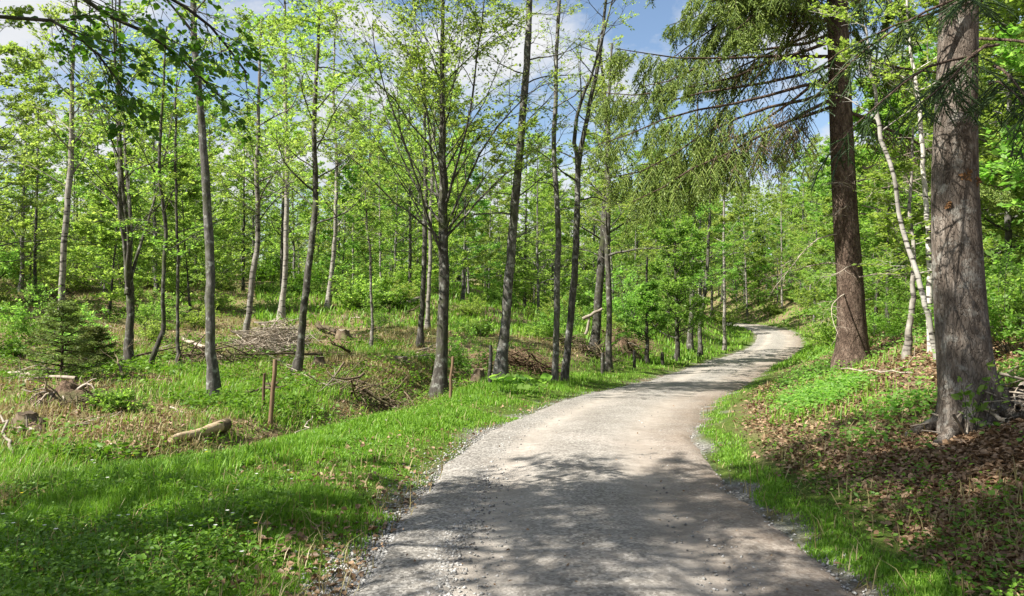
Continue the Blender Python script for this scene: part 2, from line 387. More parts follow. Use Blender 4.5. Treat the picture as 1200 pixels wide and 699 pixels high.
def build_road():
    s = axis([(ARC[0] + 8, ARC[0] + 30, .6, .3), (ARC[0] + 30, ARC[0] + 60, .12, .2), (ARC[0] + 60, ARC[0] + 130, .2, .6), (ARC[0] + 130, ARC[-1] - 5, .6, 1.5)])
    cx = np.interp(s, ARC, PATH[:, 0]); cy = np.interp(s, ARC, PATH[:, 1])
    tx = np.gradient(cx); ty = np.gradient(cy); tl = np.hypot(tx, ty); rx, ry = ty / tl, -tx / tl
    u = np.linspace(-1, 1, 41)
    wl = 1.52 + .34 * fbm(s * .9, s * 0 + 1, 11, 4); wr = 1.5 + .3 * fbm(s * .9, s * 0 + 7, 12, 4)
    lat = np.where(u[None, :] < 0, u[None, :] * wl[:, None], u[None, :] * wr[:, None])
    X = cx[:, None] + rx[:, None] * lat; Y = cy[:, None] + ry[:, None] * lat
    zc = np.interp(s, ARC, PATH[:, 2])[:, None]
    crown = .035 * (1 - lat ** 2 / 2.4) - .022 * np.exp(-((np.abs(lat) - .72) / .28) ** 2)
    Z = zc + .012 + crown + .012 * fbm(X * 2, Y * 2, 13, 3)
    e = sstep(.9, 1, np.abs(u))[None, :]
    Z = Z * (1 - e) + (bil(GH, X, Y) - .03) * e
    v = np.stack([X, Y, Z], -1).reshape(-1, 3); nu = len(u); ns = len(s)
    j, i = np.meshgrid(np.arange(ns - 1), np.arange(nu - 1), indexing='ij'); a = (j * nu + i).ravel()
    mb = MB(); mb.add(v, np.stack([a, a + 1, a + nu + 1, a + nu], -1))
    m, nt, nd, ln = newmat('packed_gravel')
    at_ = N(nd, 'ShaderNodeAttribute'); at_.attribute_name = 'lat'
    tc = N(nd, 'ShaderNodeTexCoord')
    def noise(sc, d=6, r=.65):
        n = N(nd, 'ShaderNodeTexNoise'); n.inputs['Scale'].default_value = sc; n.inputs['Detail'].default_value = d; n.inputs['Roughness'].default_value = r
        ln.new(tc.outputs['Object'], n.inputs['Vector']); return n.outputs[0]
    vo = N(nd, 'ShaderNodeTexVoronoi'); vo.inputs['Scale'].default_value = 48; ln.new(tc.outputs['Object'], vo.inputs['Vector'])
    grit = ramp(nd, [(0, (.07, .066, .06)), (.45, (.195, .184, .166)), (1, (.42, .40, .37))]); ln.new(vo.outputs['Color'], grit.inputs[0])
    dust = ramp(nd, [(.3, (.27, .24, .21)), (.7, (.40, .365, .32))]); ln.new(noise(9), dust.inputs[0])
    track = ramp(nd, [(.04, (.05, .05, .05)), (.15, (.12, .12, .12)), (.26, (.95, .95, .95)), (.36, (.4, .4, .4)), (.5, (.2, .2, .2)), (.62, (.4, .4, .4)), (.73, (.95, .95, .95)), (.86, (.3, .3, .3))])
    ln.new(at_.outputs['Fac'], track.inputs[0])
    wob = mixc(nd, ln, .45, track.outputs[0], noise(.9), 'OVERLAY')
    col = mixc(nd, ln, wob, grit.outputs[0], dust.outputs[0])
    side = ramp(nd, [(.62, (0, 0, 0)), (.97, (1, 1, 1))]); ln.new(at_.outputs['Fac'], side.inputs[0])
    sm = N(nd, 'ShaderNodeMath'); sm.operation = 'MULTIPLY'; ln.new(side.outputs[0], sm.inputs[0]); ln.new(noise(1.6), sm.inputs[1])
    col = mixc(nd, ln, sm.outputs[0], col, (.20, .14, .095))
    pr = ramp(nd, [(.55, (0, 0, 0)), (.72, (.35, .35, .35))]); ln.new(noise(.55, 4), pr.inputs[0])
    col = mixc(nd, ln, pr.outputs[0], col, (.31, .255, .215))
    dm = ramp(nd, [(.35, (.72, .70, .68)), (.6, (1, 1, 1))]); ln.new(noise(1.1, 5), dm.inputs[0]); col = mixc(nd, ln, .8, col, dm.outputs[0], 'MULTIPLY')
    p = N(nd, 'ShaderNodeBsdfPrincipled'); p.inputs['Roughness'].default_value = .93; p.inputs['Specular IOR Level'].default_value = .15
    ln.new(col, p.inputs['Base Color'])
    bp = N(nd, 'ShaderNodeBump'); bp.inputs['Strength'].default_value = .6; bp.inputs['Distance'].default_value = .02
    ln.new(noise(55, 4), bp.inputs['Height']); ln.new(bp.outputs[0], p.inputs['Normal'])
    o = N(nd, 'ShaderNodeOutputMaterial'); ln.new(p.outputs[0], o.inputs[0])
    me = mb.mesh('road', m, True)
    fa = me.attributes.new('lat', 'FLOAT', 'POINT')
    fa.data.foreach_set('value', np.broadcast_to((u[None, :] + 1) / 2, lat.shape).astype(np.float32).ravel())
    g = link('road', me); g['kind'] = 'structure'; g['label'] = 'pale packed gravel forest road winding away'

build_ground(); build_road()

# ------------------------------------------------------------------ growing trees
def branches(rng, st, d0, length, n, wander, trop):
    B = len(st); P = np.empty((B, n + 1, 3)); P[:, 0] = st; d = norm(d0)
    stepl = (length / n)[:, None]
    for k in range(n):
        d = norm(d + rng.normal(0, wander, (B, 3)) + np.array([0, 0, 1.]) * trop)
        P[:, k + 1] = P[:, k] + d * stepl
    return P

def sample(P, idx, u):
    n = P.shape[1] - 1
    f = np.clip(u * n, 0, n - 1e-4); k = f.astype(int); f = (f - k)[:, None]
    a = P[idx, k]; b = P[idx, k + 1]
    return a * (1 - f) + b * f, norm(b - a)

def children(rng, P, cnt, u0, u1, ang, length, n, wander, trop, planar=.8, lift=0., taper=.55):
    """cnt side branches on each polyline of P"""
    B = len(P); idx = np.repeat(np.arange(B), cnt)
    u = u0 + (u1 - u0) * ((np.tile(np.arange(cnt), B) + rng.random(B * cnt)) / cnt)
    st, t = sample(P, idx, u)
    s = norm(np.cross(t, np.broadcast_to(UP, t.shape)) + 1e-6)
    sg = np.where(np.tile(np.arange(cnt), B) % 2 == 0, 1., -1.)[:, None]
    rnd = norm(np.cross(t, rng.normal(0, 1, t.shape)))
    side = norm(s * sg * planar + rnd * (1 - planar))
    a = ang * (1 + rng.normal(0, .18, len(u)))[:, None]
    d = t * np.cos(a) + side * np.sin(a) + UP * lift
    L = length[idx] * (1 - taper * u) * (.7 + .6 * rng.random(len(u)))
    return branches(rng, st, d, L, n, wander, trop), L, idx, u

def leaf_on(rng, mb, P, per, size, aspect=.62, tilt=.45, hexa=False, u0=.1, droop=0.):
    B = len(P)
    if B == 0: return
    idx = np.repeat(np.arange(B), per); k = np.tile(np.arange(per), B)
    u = u0 + (1 - u0) * (k + rng.random(B * per)) / per
    p, t = sample(P, idx, np.clip(u, 0, 1))
    s = norm(np.cross(t, np.broadcast_to(UP, t.shape)) + 1e-6); sg = np.where(k % 2 == 0, 1., -1.)[:, None]
    last = (k == per - 1)[:, None]
    d = np.where(last, t, t * .6 + s * sg * .8) + rng.normal(0, .25, t.shape) - UP * droop
    nrm = UP + rng.normal(0, tilt, t.shape)
    L = size * (.5 + 1.1 * rng.random(len(u)) ** 1.4)
    p = p + rng.normal(0, size * .35, p.shape)
    leaves(mb, p, d, nrm, L, L * aspect, hexa)

def rad_taper(r0, n, p=1.0, tip=.25):
    t = np.linspace(0, 1, n + 1)[None, :]
    return r0[:, None] * (1 - (1 - tip) * t ** p)

def broadleaf(rng, trunk, tr, n1=20, h=(3, 12), L1=(3, 1.2), elev=35, n2=6, n3=5, per=12, leaf=.1, ang2=.8, L2=.5, L3=.6, trop=.02, tilt=.45,
              clump=0., hexa=False, extra=None, az0=None, skip=0., leaf_u=.0, flare=1.9, sides=10, wander=.13, rfac=.42, aspect=.62, droop=0., trunk_twigs=0, bare=0.):
    """trunk: control points (local), tr: radii at those points; h: heights at which limbs leave; L1: limb length at the bottom and top"""
    wood, crown = MB(), MB()
    T = catmull(trunk, 40); rr = np.interp(np.linspace(0, 1, 40), np.linspace(0, 1, len(tr)), tr)
    rr = rr * (1 + .10 * (rng.random(40) - .5))
    hz = T[:, 2] - T[0, 2]
    rr = rr * (1 + (flare - 1) * np.exp(-hz / .32))
    T[0, 2] -= .25
    T[2:, :2] += rng.normal(0, .02, (38, 2)).cumsum(0) * .5
    tubes(wood, T[None], rr[None], sides)
    Tp = T[None]
    hs = h[0] + (h[1] - h[0]) * ((np.arange(n1) + rng.random(n1) * .9) / n1)
    u = np.interp(hs, hz, np.linspace(0, 1, 40))
    st, t = sample(Tp, np.zeros(n1, int), u)
    az = (rng.random() * 6.28 if az0 is None else az0) + np.arange(n1) * 2.39996 + rng.normal(0, .35, n1)
    f = (hs - h[0]) / max(h[1] - h[0], .01)
    el = np.radians((elev[0] + (elev[1] - elev[0]) * f) if isinstance(elev, tuple) else elev) + rng.normal(0, .14, n1)
    d = np.stack([np.cos(az) * np.cos(el), np.sin(az) * np.cos(el), np.sin(el)], -1)
    L = (L1[0] + (L1[1] - L1[0]) * f) * (.65 + .6 * rng.random(n1))
    B1 = branches(rng, st, d, L, 7, wander, trop)
    r1 = np.interp(u, np.linspace(0, 1, 40), rr) * rfac * (.6 + .5 * rng.random(n1))
    r1 = np.minimum(r1, L * .016 + .006)
    tubes(wood, B1, rad_taper(r1, 7, .9, .18), 6)
    if extra is not None:
        for pts, r in extra:
            e = catmull(pts, 14)[None]; e[0, 1:] += rng.normal(0, .035, (13, 3)).cumsum(0) * .7; tubes(wood, e, rad_taper(np.array([r]), 13, .9, .2), 7); e = e[:, [0, 2, 4, 6, 8, 10, 12, 13]]
            B1 = np.concatenate([B1, e]); L = np.append(L, np.linalg.norm(e[0, -1] - e[0, 0])); r1 = np.append(r1, r)
    B2, L2v, i2, u2 = children(rng, B1, n2, .22, 1., ang2, L * L2, 5, wander * 1.1, trop, .75, .05)
    tubes(wood, B2, rad_taper(np.maximum(r1[i2] * .4 * (1 - .5 * u2), .004), 5, 1, .2), 4)
    B3, L3v, i3, u3 = children(rng, B2, n3, .1, 1., .75, np.maximum(L2v * L3, .25), 4, .12, .0, .9, .0)
    if bare > 0:
        keepb = rng.random(len(B3)) > bare
    tubes(wood, B3, rad_taper(np.full(len(B3), .004), 4, 1, .3), 3)
    keep = np.ones(len(B3), bool)
    if skip: keep = rng.random(len(B3)) > skip
    if clump:
        c = B3.mean(1); keep &= (fbm(c[:, 0] * clump + c[:, 2] * .7, c[:, 1] * clump + c[:, 2] * clump, int(rng.integers(999)), 2) > (-.06 if clump < 1 else .03))
    leaf_on(rng, crown, B3[keep], per, leaf, aspect, tilt, hexa, droop=droop)
    tw = B2[rng.random(len(B2)) > skip]
    leaf_on(rng, crown, tw, max(per * 2 // 3, 3), leaf, aspect, tilt, hexa, u0=.4, droop=droop)
    if trunk_twigs:
        st, t = sample(Tp, np.zeros(trunk_twigs, int), rng.random(trunk_twigs) * .5 + .1)
        a = rng.random(trunk_twigs) * 6.28; d = np.stack([np.cos(a), np.sin(a), .3 + 0 * a], -1)
        tp = branches(rng, st, d, .5 + .8 * rng.random(trunk_twigs), 4, .15, 0); tubes(wood, tp, rad_taper(np.full(trunk_twigs, .007), 4), 3)
        leaf_on(rng, crown, tp, per, leaf, aspect, tilt, hexa)
    return wood, crown

def conifer(rng, H, r0, h0, Lb, nb, trunk=None, tr=None, hang=.5, nl=14, per=16, nlen=.085, up=.0, dead=None, sides=12, flare=1.5, azim=None, Lpow=.8, nwid=.22, n2=4, wander=.05, strand=0, gaps=None, dl=.55):
    """spruce: trunk, drooping boughs with hanging twigs. returns wood, needles, dead twigs"""
    wood, crown, dd = MB(), MB(), MB()
    if trunk is None: trunk = [(0, 0, 0), (.03, 0, H * .4), (0, .02, H * .75), (0, 0, H)]; tr = [r0, r0 * .75, r0 * .4, .01]
    T = catmull(trunk, 40); rr = np.interp(np.linspace(0, 1, 40), np.linspace(0, 1, len(tr)), tr)
    hz = T[:, 2] - T[0, 2]; rr = rr * (1 + (flare - 1) * np.exp(-hz / .35)); T[0, 2] -= .3
    tubes(wood, T[None], rr[None], sides)
    hs = h0 + (H - h0) * ((np.arange(nb) + rng.random(nb) * .8) / nb) ** 1.0
    u = np.interp(hs, hz, np.linspace(0, 1, 40)); st, t = sample(T[None], np.zeros(nb, int), u)
    az = np.arange(nb) * 2.39996 + rng.normal(0, .25, nb) if azim is None else azim(rng, nb)
    f = np.clip((H - hs) / (H - h0), 0, 1); L = Lb * f ** Lpow * (.75 + .4 * rng.random(nb)) + .15
    el = -.12 + .5 * (1 - f) + up + rng.normal(0, .1, nb)
    d = np.stack([np.cos(az) * np.cos(el), np.sin(az) * np.cos(el), np.sin(el)], -1)
    B = branches(rng, st, d, L, 7, wander, -.045 + .05 * (1 - f.mean()))
    B[:, -1, 2] += L * .03
    tubes(wood, B, rad_taper(np.minimum(.012 + .008 * L, .04), 7, .9, .2), 5)
    C, Lc, ic, uc = children(rng, B, nl, .12, 1., 1.0, np.maximum(L * .28, .2), 4, .07, -.16 * hang * 2, .85, -.1 - .4 * hang)
    if gaps is not None:
        cm = C[:, 1]; kp = fbm(cm[:, 0] * 1.1 + cm[:, 1] * .6 + 3, cm[:, 2] * 1.5 + cm[:, 1] * .5, 77, 2) > gaps
        C, Lc, ic, uc = C[kp], Lc[kp], ic[kp], uc[kp]
    tubes(wood, C, rad_taper(np.full(len(C), .005), 4), 3)
    D, Ld, idd, ud = children(rng, C, n2, .1, 1., .8, np.maximum(Lc * dl, .12), 3, .08, -.14 * hang * 2, .85, -.35 * hang)
    isdead = np.zeros(len(D), bool)
    if dead is not None:
        isdead = dead(hs[ic[idd]], uc[idd], rng)
    lc = ~isdead
    if strand:
        tubes(crown, D[lc], rad_taper(np.full(int(lc.sum()), strand), 3, 1, .45), 3)
    for tw, target, keep in ((D, crown, lc), (D, dd, isdead)):
        P = tw[keep]
        if len(P): leaf_on(rng, target, P, per if target is crown else max(per // 2, 3), nlen if target is crown else nlen * .9, nwid, 1.2, u0=0)
    dc = np.zeros(len(C), bool)
    if dead is not None: dc = dead(hs[ic], uc, rng)
    leaf_on(rng, crown, C[~dc], per, nlen, nwid, 1.2, u0=0)
    if dc.any(): tubes(dd, D[isdead], rad_taper(np.full(int(isdead.sum()), .010), 3), 3)
    return wood, crown, dd

def plant_tree(name, label, cat, loc, wood, crown, bark, leafm, group=None, dead=None, rz=0):
    t = thing(name, label, cat, loc, group, rz)
    link('trunk', wood.mesh('trunk', M[bark], True), t)
    if crown.n: link('crown', crown.mesh('crown', M[leafm]), t)
    if dead is not None and dead.n: link('dead_branches', dead.mesh('dead_branches', M['needle_dead']), t)
    return t

def trunk_px(pts, Y, rng, base=None, dy=.0):
    """local trunk control points from photo pixels (x, y, width px) at depth Y; the first is the foot"""
    b = at(pts[0][0], Y) if base is None else base
    out, rad = [], []
    for i, (x, y, w) in enumerate(pts):
        z = EYE + (HY - y) / FPX * Y if i else b[2]
        out.append(((x - CX) / FPX * Y - b[0], dy * i + (rng.normal(0, .08) if i else 0), z - b[2])); rad.append(w / FPX * Y / 2 * (.74 if w < 25 else 1))
    return b, out, rad

def foot_depth(px, py):
    return hit(px, py)[1]

# EDIT-HEROES
HERO = [
 # name, label, pixels (x, y, width), depth, growth settings, bark, leaf
 ('beech_tree', 'slender grey leaning tree standing alone just behind the grassy verge, left of the stakes', [(253, 474, 17), (247, 400, 14), (244, 320, 14), (239, 240, 13), (232, 140, 11), (227, 60, 10), (219, -30, 9), (210, -140, 6), (204, -260, 3)], 14.2,
  dict(n1=15, h=(5.2, 11.0), L1=(2.2, 1.4), elev=(40, 55), n2=5, n3=4, per=11, leaf=0.058, skip=.35, flare=1.9), 'bark', 'leaf'),
 ('birch_tree', 'pale trunked tree rising behind the young spruce at the far left', [(70, 400, 10), (73, 360, 10), (78, 280, 9), (81, 200, 9), (83, 130, 7), (86, 60, 5), (88, -30, 3)], 24,
  dict(n1=18, h=(4.5, 10.5), L1=(2.6, 1), elev=40, n2=6, n3=5, per=14, leaf=0.078, skip=.25), 'bark_pale', 'leaf'),
 ('hornbeam_tree', 'dark several stemmed tree fanning into many upright stems, right of the young spruce', [(152, 432, 13), (151, 390, 12), (149, 340, 12), (146, 280, 8), (143, 220, 7), (140, 140, 6), (138, 60, 4), (137, -40, 3)], 19.5,
  dict(n1=16, h=(3.5, 9.5), L1=(2.4, 1), elev=50, n2=6, n3=5, per=14, leaf=0.070, skip=.2,
       ex=[[(149, 345), (140, 270), (125, 180), (108, 105), (95, 20)], [(150, 340), (154, 270), (158, 190), (160, 100), (164, -10)], [(150, 335), (163, 270), (172, 190), (180, 100), (190, 20)], [(149, 330), (148, 250), (150, 170), (147, 80), (150, -10)]], exr=.055), 'bark_dark', 'leaf'),
 ('crooked_tree', 'thin dark tree whose foot sweeps in a pale bow out of the ground', [(158, 452, 9), (172, 440, 9), (183, 415, 8), (189, 385, 7), (191, 340, 6), (190, 270, 6), (188, 200, 5), (190, 120, 4), (192, 30, 2)], 18,
  dict(n1=14, h=(2.6, 8), L1=(1.9, .8), elev=30, n2=5, n3=4, per=14, leaf=0.070, skip=.25, flare=1.1), 'bark_dark', 'leaf'),
 ('sapling_tree', 'thin straight sapling right of the bow footed tree', [(211, 441, 6), (207, 400, 5), (204, 340, 5), (203, 260, 4), (201, 180, 4), (203, 90, 2)], 18.6,
  dict(n1=14, h=(2.2, 6.5), L1=(1.7, .7), elev=28, n2=5, n3=4, per=14, leaf=0.070, skip=.2), 'bark_dark', 'leaf_bright'),
 ('birch_tree', 'short looking pale trunk leaning right beside the twig heap', [(286, 417, 10), (292, 370, 9), (296, 320, 9), (300, 270, 8), (302, 200, 7), (304, 110, 5), (305, 20, 3)], 24,
  dict(n1=22, h=(3.6, 10), L1=(2.8, 1), elev=25, n2=6, n3=5, per=16, leaf=0.078, skip=.15), 'bark_pale', 'leaf'),
 ('birch_tree', 'pale trunk with flared foot standing behind the twig heap', [(329, 371, 10), (333, 330, 8), (336, 270, 8), (337, 200, 7), (335, 120, 6), (334, 30, 4), (335, -60, 2)], 31,
  dict(n1=24, h=(4.5, 14), L1=(3.4, 1.2), elev=28, n2=6, n3=5, per=18, leaf=0.094, skip=.1, flare=2), 'bark_pale', 'leaf'),
 ('hornbeam_tree', 'dark trunk leaning right in front of the twig heap', [(347, 446, 12), (353, 400, 11), (360, 350, 11), (366, 290, 10), (368, 220, 9), (369, 140, 7), (372, 50, 5), (374, -50, 3)], 18.2,
  dict(n1=20, h=(3.4, 9.5), L1=(2.5, 1), elev=32, n2=6, n3=5, per=14, leaf=0.070, skip=.2), 'bark_dark', 'leaf'),
 ('birch_tree', 'slim pale tree right of the twig heap, further up the slope', [(384, 352, 8), (389, 300, 7), (392, 250, 6), (392, 190, 5), (390, 110, 4), (392, 20, 2)], 36,
  dict(n1=22, h=(3.5, 14), L1=(3.2, 1.2), elev=30, n2=6, n3=5, per=16, leaf=0.101, skip=.15), 'bark_pale', 'leaf'),
 ('sapling_tree', 'very thin pale sapling alone in the middle of the clearing', [(435, 412, 5), (434, 370, 4), (432, 320, 4), (431, 270, 3), (430, 220, 2)], 24,
  dict(n1=9, h=(2.6, 4.8), L1=(1.1, .5), elev=30, n2=4, n3=4, per=13, leaf=0.070, skip=.2), 'bark_pale', 'leaf_bright'),
 ('hornbeam_tree', 'broad vase shaped tree with many steep limbs, the largest in the clearing', [(514, 450, 22), (519, 400, 18), (521, 340, 17), (520, 280, 16), (519, 220, 14), (518, 150, 10), (519, 70, 7), (520, -30, 5), (522, -120, 3)], 18.6,
  dict(n1=30, h=(3.3, 9.8), L1=(4.4, 1.8), elev=(48, 70), n2=8, n3=6, per=21, leaf=0.066, skip=.15, flare=1.9, rfac=.28, clump=.4,
       ex=[[(518, 265), (490, 225), (460, 170), (430, 85), (405, -10)], [(519, 285), (490, 262), (455, 235), (415, 190), (375, 165)], [(520, 250), (505, 190), (492, 110), (482, 20), (474, -60)],
           [(521, 270), (545, 215), (575, 160), (600, 130), (628, 110)], [(521, 245), (540, 190), (556, 120), (572, 40), (590, -40)], [(521, 280), (550, 240), (580, 205), (610, 175), (640, 140)], [(519, 300), (500, 255), (485, 200), (462, 130), (448, 60)]], exr=.034), 'bark_dark', 'leaf'),
 ('beech_tree', 'dim trunk just left of the broad vase shaped tree', [(492, 413, 9), (495, 360, 8), (497, 300, 8), (498, 240, 7), (497, 160, 5), (495, 60, 3)], 24.5,
  dict(n1=16, h=(3.5, 9), L1=(2.3, 1), elev=32, n2=6, n3=4, per=14, leaf=0.078, skip=.2), 'bark_dark', 'leaf'),
 ('birch_tree', 'pale thin trunk half hidden behind the broad vase shaped tree', [(501, 392, 7), (503, 340, 6), (504, 280, 6), (506, 200, 5), (508, 110, 3)], 29,
  dict(n1=16, h=(4, 9), L1=(2.3, 1), elev=32, n2=6, n3=4, per=14, leaf=0.086, skip=.2), 'bark_pale', 'leaf'),
 ('alder_tree', 'tall straight bare trunk leaning right near the middle, with sparse twigs', [(586, 440, 20), (592, 380, 16), (598, 310, 15), (604, 230, 14), (611, 140, 12), (617, 50, 11), (622, -40, 9), (628, -150, 6), (632, -250, 3)], 20,
  dict(n1=26, h=(3.5, 13), L1=(1.9, 1.7), elev=18, n2=5, n3=4, per=11, leaf=0.055, skip=.5, flare=1.7, rfac=.25), 'bark', 'leaf_yellow'),
 ('alder_tree', 'left stem of the slim pair beside the road verge', [(650, 452, 11), (652, 390, 10), (654, 320, 10), (652, 250, 9), (648, 180, 8), (651, 90, 7), (654, 0, 6), (657, -120, 4), (658, -220, 2)], 21,
  dict(n1=22, h=(4.2, 12.5), L1=(1.9, 1.5), elev=15, n2=5, n3=4, per=11, leaf=0.055, skip=.5, rfac=.3, flare=1.3), 'bark', 'leaf_yellow'),
 ('alder_tree', 'right stem of the slim pair beside the verge, forking high up', [(661, 446, 13), (667, 390, 11), (672, 320, 11), (675, 250, 10), (677, 190, 9), (690, 130, 7), (703, 60, 6), (712, -20, 4), (720, -110, 2)], 21.6,
  dict(n1=20, h=(4.8, 12), L1=(1.9, 1.4), elev=28, n2=5, n3=4, per=11, leaf=0.058, skip=.4, rfac=.35, flare=1.3,
       ex=[[(677, 195), (672, 150), (684, 100), (700, 45), (722, -30)]], exr=.07), 'bark', 'leaf_yellow'),
 ('hornbeam_tree', 'thick dark mossy trunk with a broken white limb leaning against it', [(696, 397, 15), (700, 350, 13), (704, 300, 12), (708, 250, 11), (711, 190, 9), (708, 120, 6), (700, 40, 3)], 30,
  dict(n1=24, h=(4.2, 11), L1=(2.3, 1.3), elev=(30, 55), n2=6, n3=5, per=14, leaf=0.078, skip=.45), 'bark_dark', 'leaf_yellow'),
 ('hornbeam_tree', 'many limbed tree with thin yellow green leaves right of the mossy trunk', [(713, 416, 10), (713, 360, 9), (712, 300, 9), (712, 250, 9), (713, 190, 7), (712, 120, 5), (716, 50, 3)], 26.5,
  dict(n1=24, h=(3.6, 9.5), L1=(2.4, 1.2), elev=(25, 55), n2=7, n3=5, per=14, leaf=0.070, skip=.45, rfac=.5), 'bark_dark', 'leaf_yellow'),
 ('young_tree', 'bushy bright green young tree left of the road bend', [(793, 416, 7), (792, 380, 6), (790, 340, 5), (788, 300, 4), (786, 262, 3)], 35,
  dict(n1=44, h=(.9, 5.6), L1=(2.0, 1.3), elev=(15, 60), n2=6, n3=5, per=16, leaf=.095, skip=.15, tilt=.7), 'bark_dark', 'leaf_bright'),
 ('young_tree', 'smaller bright green young tree behind the stake by the road bend', [(758, 400, 6), (757, 370, 5), (756, 340, 4), (757, 300, 3)], 32,
  dict(n1=24, h=(.7, 3.2), L1=(1.2, .4), elev=25, n2=5, n3=5, per=16, leaf=0.086, skip=0.1), 'bark_dark', 'leaf_bright'),
 ('beech_tree', 'dark double looking trunk behind the bushy young tree at the bend', [(808, 402, 9), (810, 360, 8), (812, 310, 7), (815, 250, 6), (818, 170, 4), (820, 90, 2)], 41,
  dict(n1=22, h=(3.5, 11), L1=(2.8, 1), elev=28, n2=6, n3=5, per=14, leaf=0.094, skip=.25), 'bark_dark', 'leaf'),
 ('beech_tree', 'dark leaning trunk closest to the left edge of the far road', [(820, 412, 7), (822, 380, 6), (826, 340, 6), (830, 280, 5), (832, 200, 3)], 38,
  dict(n1=18, h=(2.4, 7), L1=(2.0, .8), elev=28, n2=6, n3=5, per=14, leaf=0.086, skip=.2), 'bark_dark', 'leaf_bright'),
 ('birch_tree', 'thin straight pale trunk on the inside of the far road bend', [(849, 392, 5), (848, 350, 5), (848, 300, 4), (848, 240, 3), (848, 160, 2)], 44,
  dict(n1=16, h=(5, 10.5), L1=(1.8, .8), elev=30, n2=5, n3=5, per=18, leaf=0.117, skip=.2), 'bark_pale', 'leaf_yellow'),
 ('birch_tree', 'white birch trunk leaning left between the two big spruces', [(1098, 415, 9), (1086, 370, 8), (1075, 320, 8), (1062, 260, 7), (1051, 205, 6), (1040, 155, 7), (1030, 100, 5), (1018, 30, 3)], 11.4,
  dict(n1=10, h=(3.2, 5.0), L1=(1.2, .7), elev=35, n2=5, n3=4, per=14, leaf=0.062, skip=.4, flare=1.2), 'bark_birch', 'leaf'),
 ('birch_tree', 'second pale birch trunk, upright, close beside the big near spruce', [(1090, 410, 9), (1088, 340, 9), (1084, 270, 8), (1078, 190, 7), (1072, 120, 6), (1068, 40, 4), (1066, -60, 2)], 12.3,
  dict(n1=12, h=(3.6, 6.5), L1=(1.3, .7), elev=35, n2=5, n3=4, per=14, leaf=0.062, skip=.3, flare=1.2), 'bark_birch', 'leaf'),
 ('beech_tree', 'short greyish trunk low between the birch and the reddish spruce', [(1061, 396, 9), (1062, 350, 8), (1066, 300, 6), (1068, 230, 5), (1070, 150, 3)], 12.6,
  dict(n1=12, h=(1.3, 3), L1=(1.1, .5), elev=20, n2=6, n3=5, per=16, leaf=0.062, skip=.15), 'bark_pale', 'leaf'),
]

def wpx(x, y, Y, b):
    return np.array([(x - CX) / FPX * Y - b[0], 0, EYE + (HY - y) / FPX * Y - b[2]])

for i, (nm, lab, pts, Y, kw, bk, lf) in enumerate(HERO):
    rng = np.random.default_rng(100 + i)
    kw = dict(kw); ex = kw.pop('ex', None); exr = kw.pop('exr', .05)
    b, tp, rad = trunk_px(pts, Y, rng)
    if ex:
        e = []
        for j, ln_ in enumerate(ex):
            sgn = rng.normal(0, 1); c = [wpx(x, y, Y, b) + np.array([0, sgn * .35 * k, 0]) for k, (x, y) in enumerate(ln_)]
            e.append((c, exr * (.8 + .4 * rng.random())))
        kw['extra'] = e
    w, c = broadleaf(rng, tp, rad, **kw)
    plant_tree(nm, lab, 'tree', b, w, c, bk, lf)

# ------------------------------------------------------------------ the two big spruces on the bank
rng = np.random.default_rng(7)
Y = foot_depth(1142, 506) + .25; YS1 = Y
b, tp, rad = trunk_px([(1142, 508, 76), (1136, 470, 69), (1128, 400, 64), (1122, 300, 61), (1120, 200, 56), (1123, 100, 50), (1126, 0, 47), (1128, -200, 42), (1129, -500, 34), (1130, -900, 20), (1130, -1300, 3)], Y, rng)
tp = [(p[0], 0, p[2]) for p in tp]; rad = [r_ * .88 for r_ in rad]
w, c, dd = conifer(rng, 17, .35, 5.3, 2.7, 56, trunk=tp, tr=rad, hang=.7, nl=18, per=16, nlen=.035, n2=6, strand=.010, sides=28, flare=1.25)
big = plant_tree('spruce_tree', 'massive near spruce trunk with peeling grey bark at the right', 'tree', b, w, c, 'bark_big', 'needle_dark')
# root flares, wound and low drooping sprays of the near spruce
mb = MB()
for a, L in ((-2.6, .75), (-1.2, .55), (.2, .9), (1.3, .7), (2.4, .6), (-.45, .7)):
    s_ = np.array([math.cos(a), math.sin(a), 0]); p0 = s_ * .22 + UP * .34
    pts = np.array([p0, s_ * .30 + UP * .12, s_ * (.30 + L * .4), s_ * (.30 + L * .8)])
    for k in (1, 2, 3):
        g = b[:2] + pts[k, :2]; pts[k, 2] = float(gz(g[0], g[1])) - b[2] + (.12, .03, -.06)[k - 1]
    tubes(mb, catmull(pts, 8)[None], np.linspace(.11, .025, 8)[None], 9)
link('root', mb.mesh('root', M['bark_big'], True), big)
for (px, py, sz) in ((1104, 242, .035), (1120, 208, .04), (1134, 215, .03)):
    mb = MB(); rg = np.random.default_rng(px)
    n = 26; c0 = np.array([(px - CX) / FPX * Y - b[0], 0, EYE + (HY - py) / FPX * Y - b[2]])
    ax = np.interp(c0[2], [p[2] for p in tp], [p[0] for p in tp]); rr_ = np.interp(c0[2], [p[2] for p in tp], rad)
    off = np.clip((c0[0] - ax) / rr_, -.92, .92); c0[1] = -rr_ * math.sqrt(1 - off * off)
    st = c0 + rg.normal(0, sz * .45, (n, 3)) * np.array([1, .1, 1.3])
    leaves(mb, st, rg.normal(0, 1, (n, 3)) + np.array([off, -.3, -.7]), np.array([[off, -1, .2]]) + rg.normal(0, .3, (n, 3)), sz * (.6 + rg.random(n)), sz * .7, True)
    link('bark_wound', mb.mesh('bark_wound', M['rust']), big)
mb, mw = MB(), MB()
rg = np.random.default_rng(77)
nbr = 15
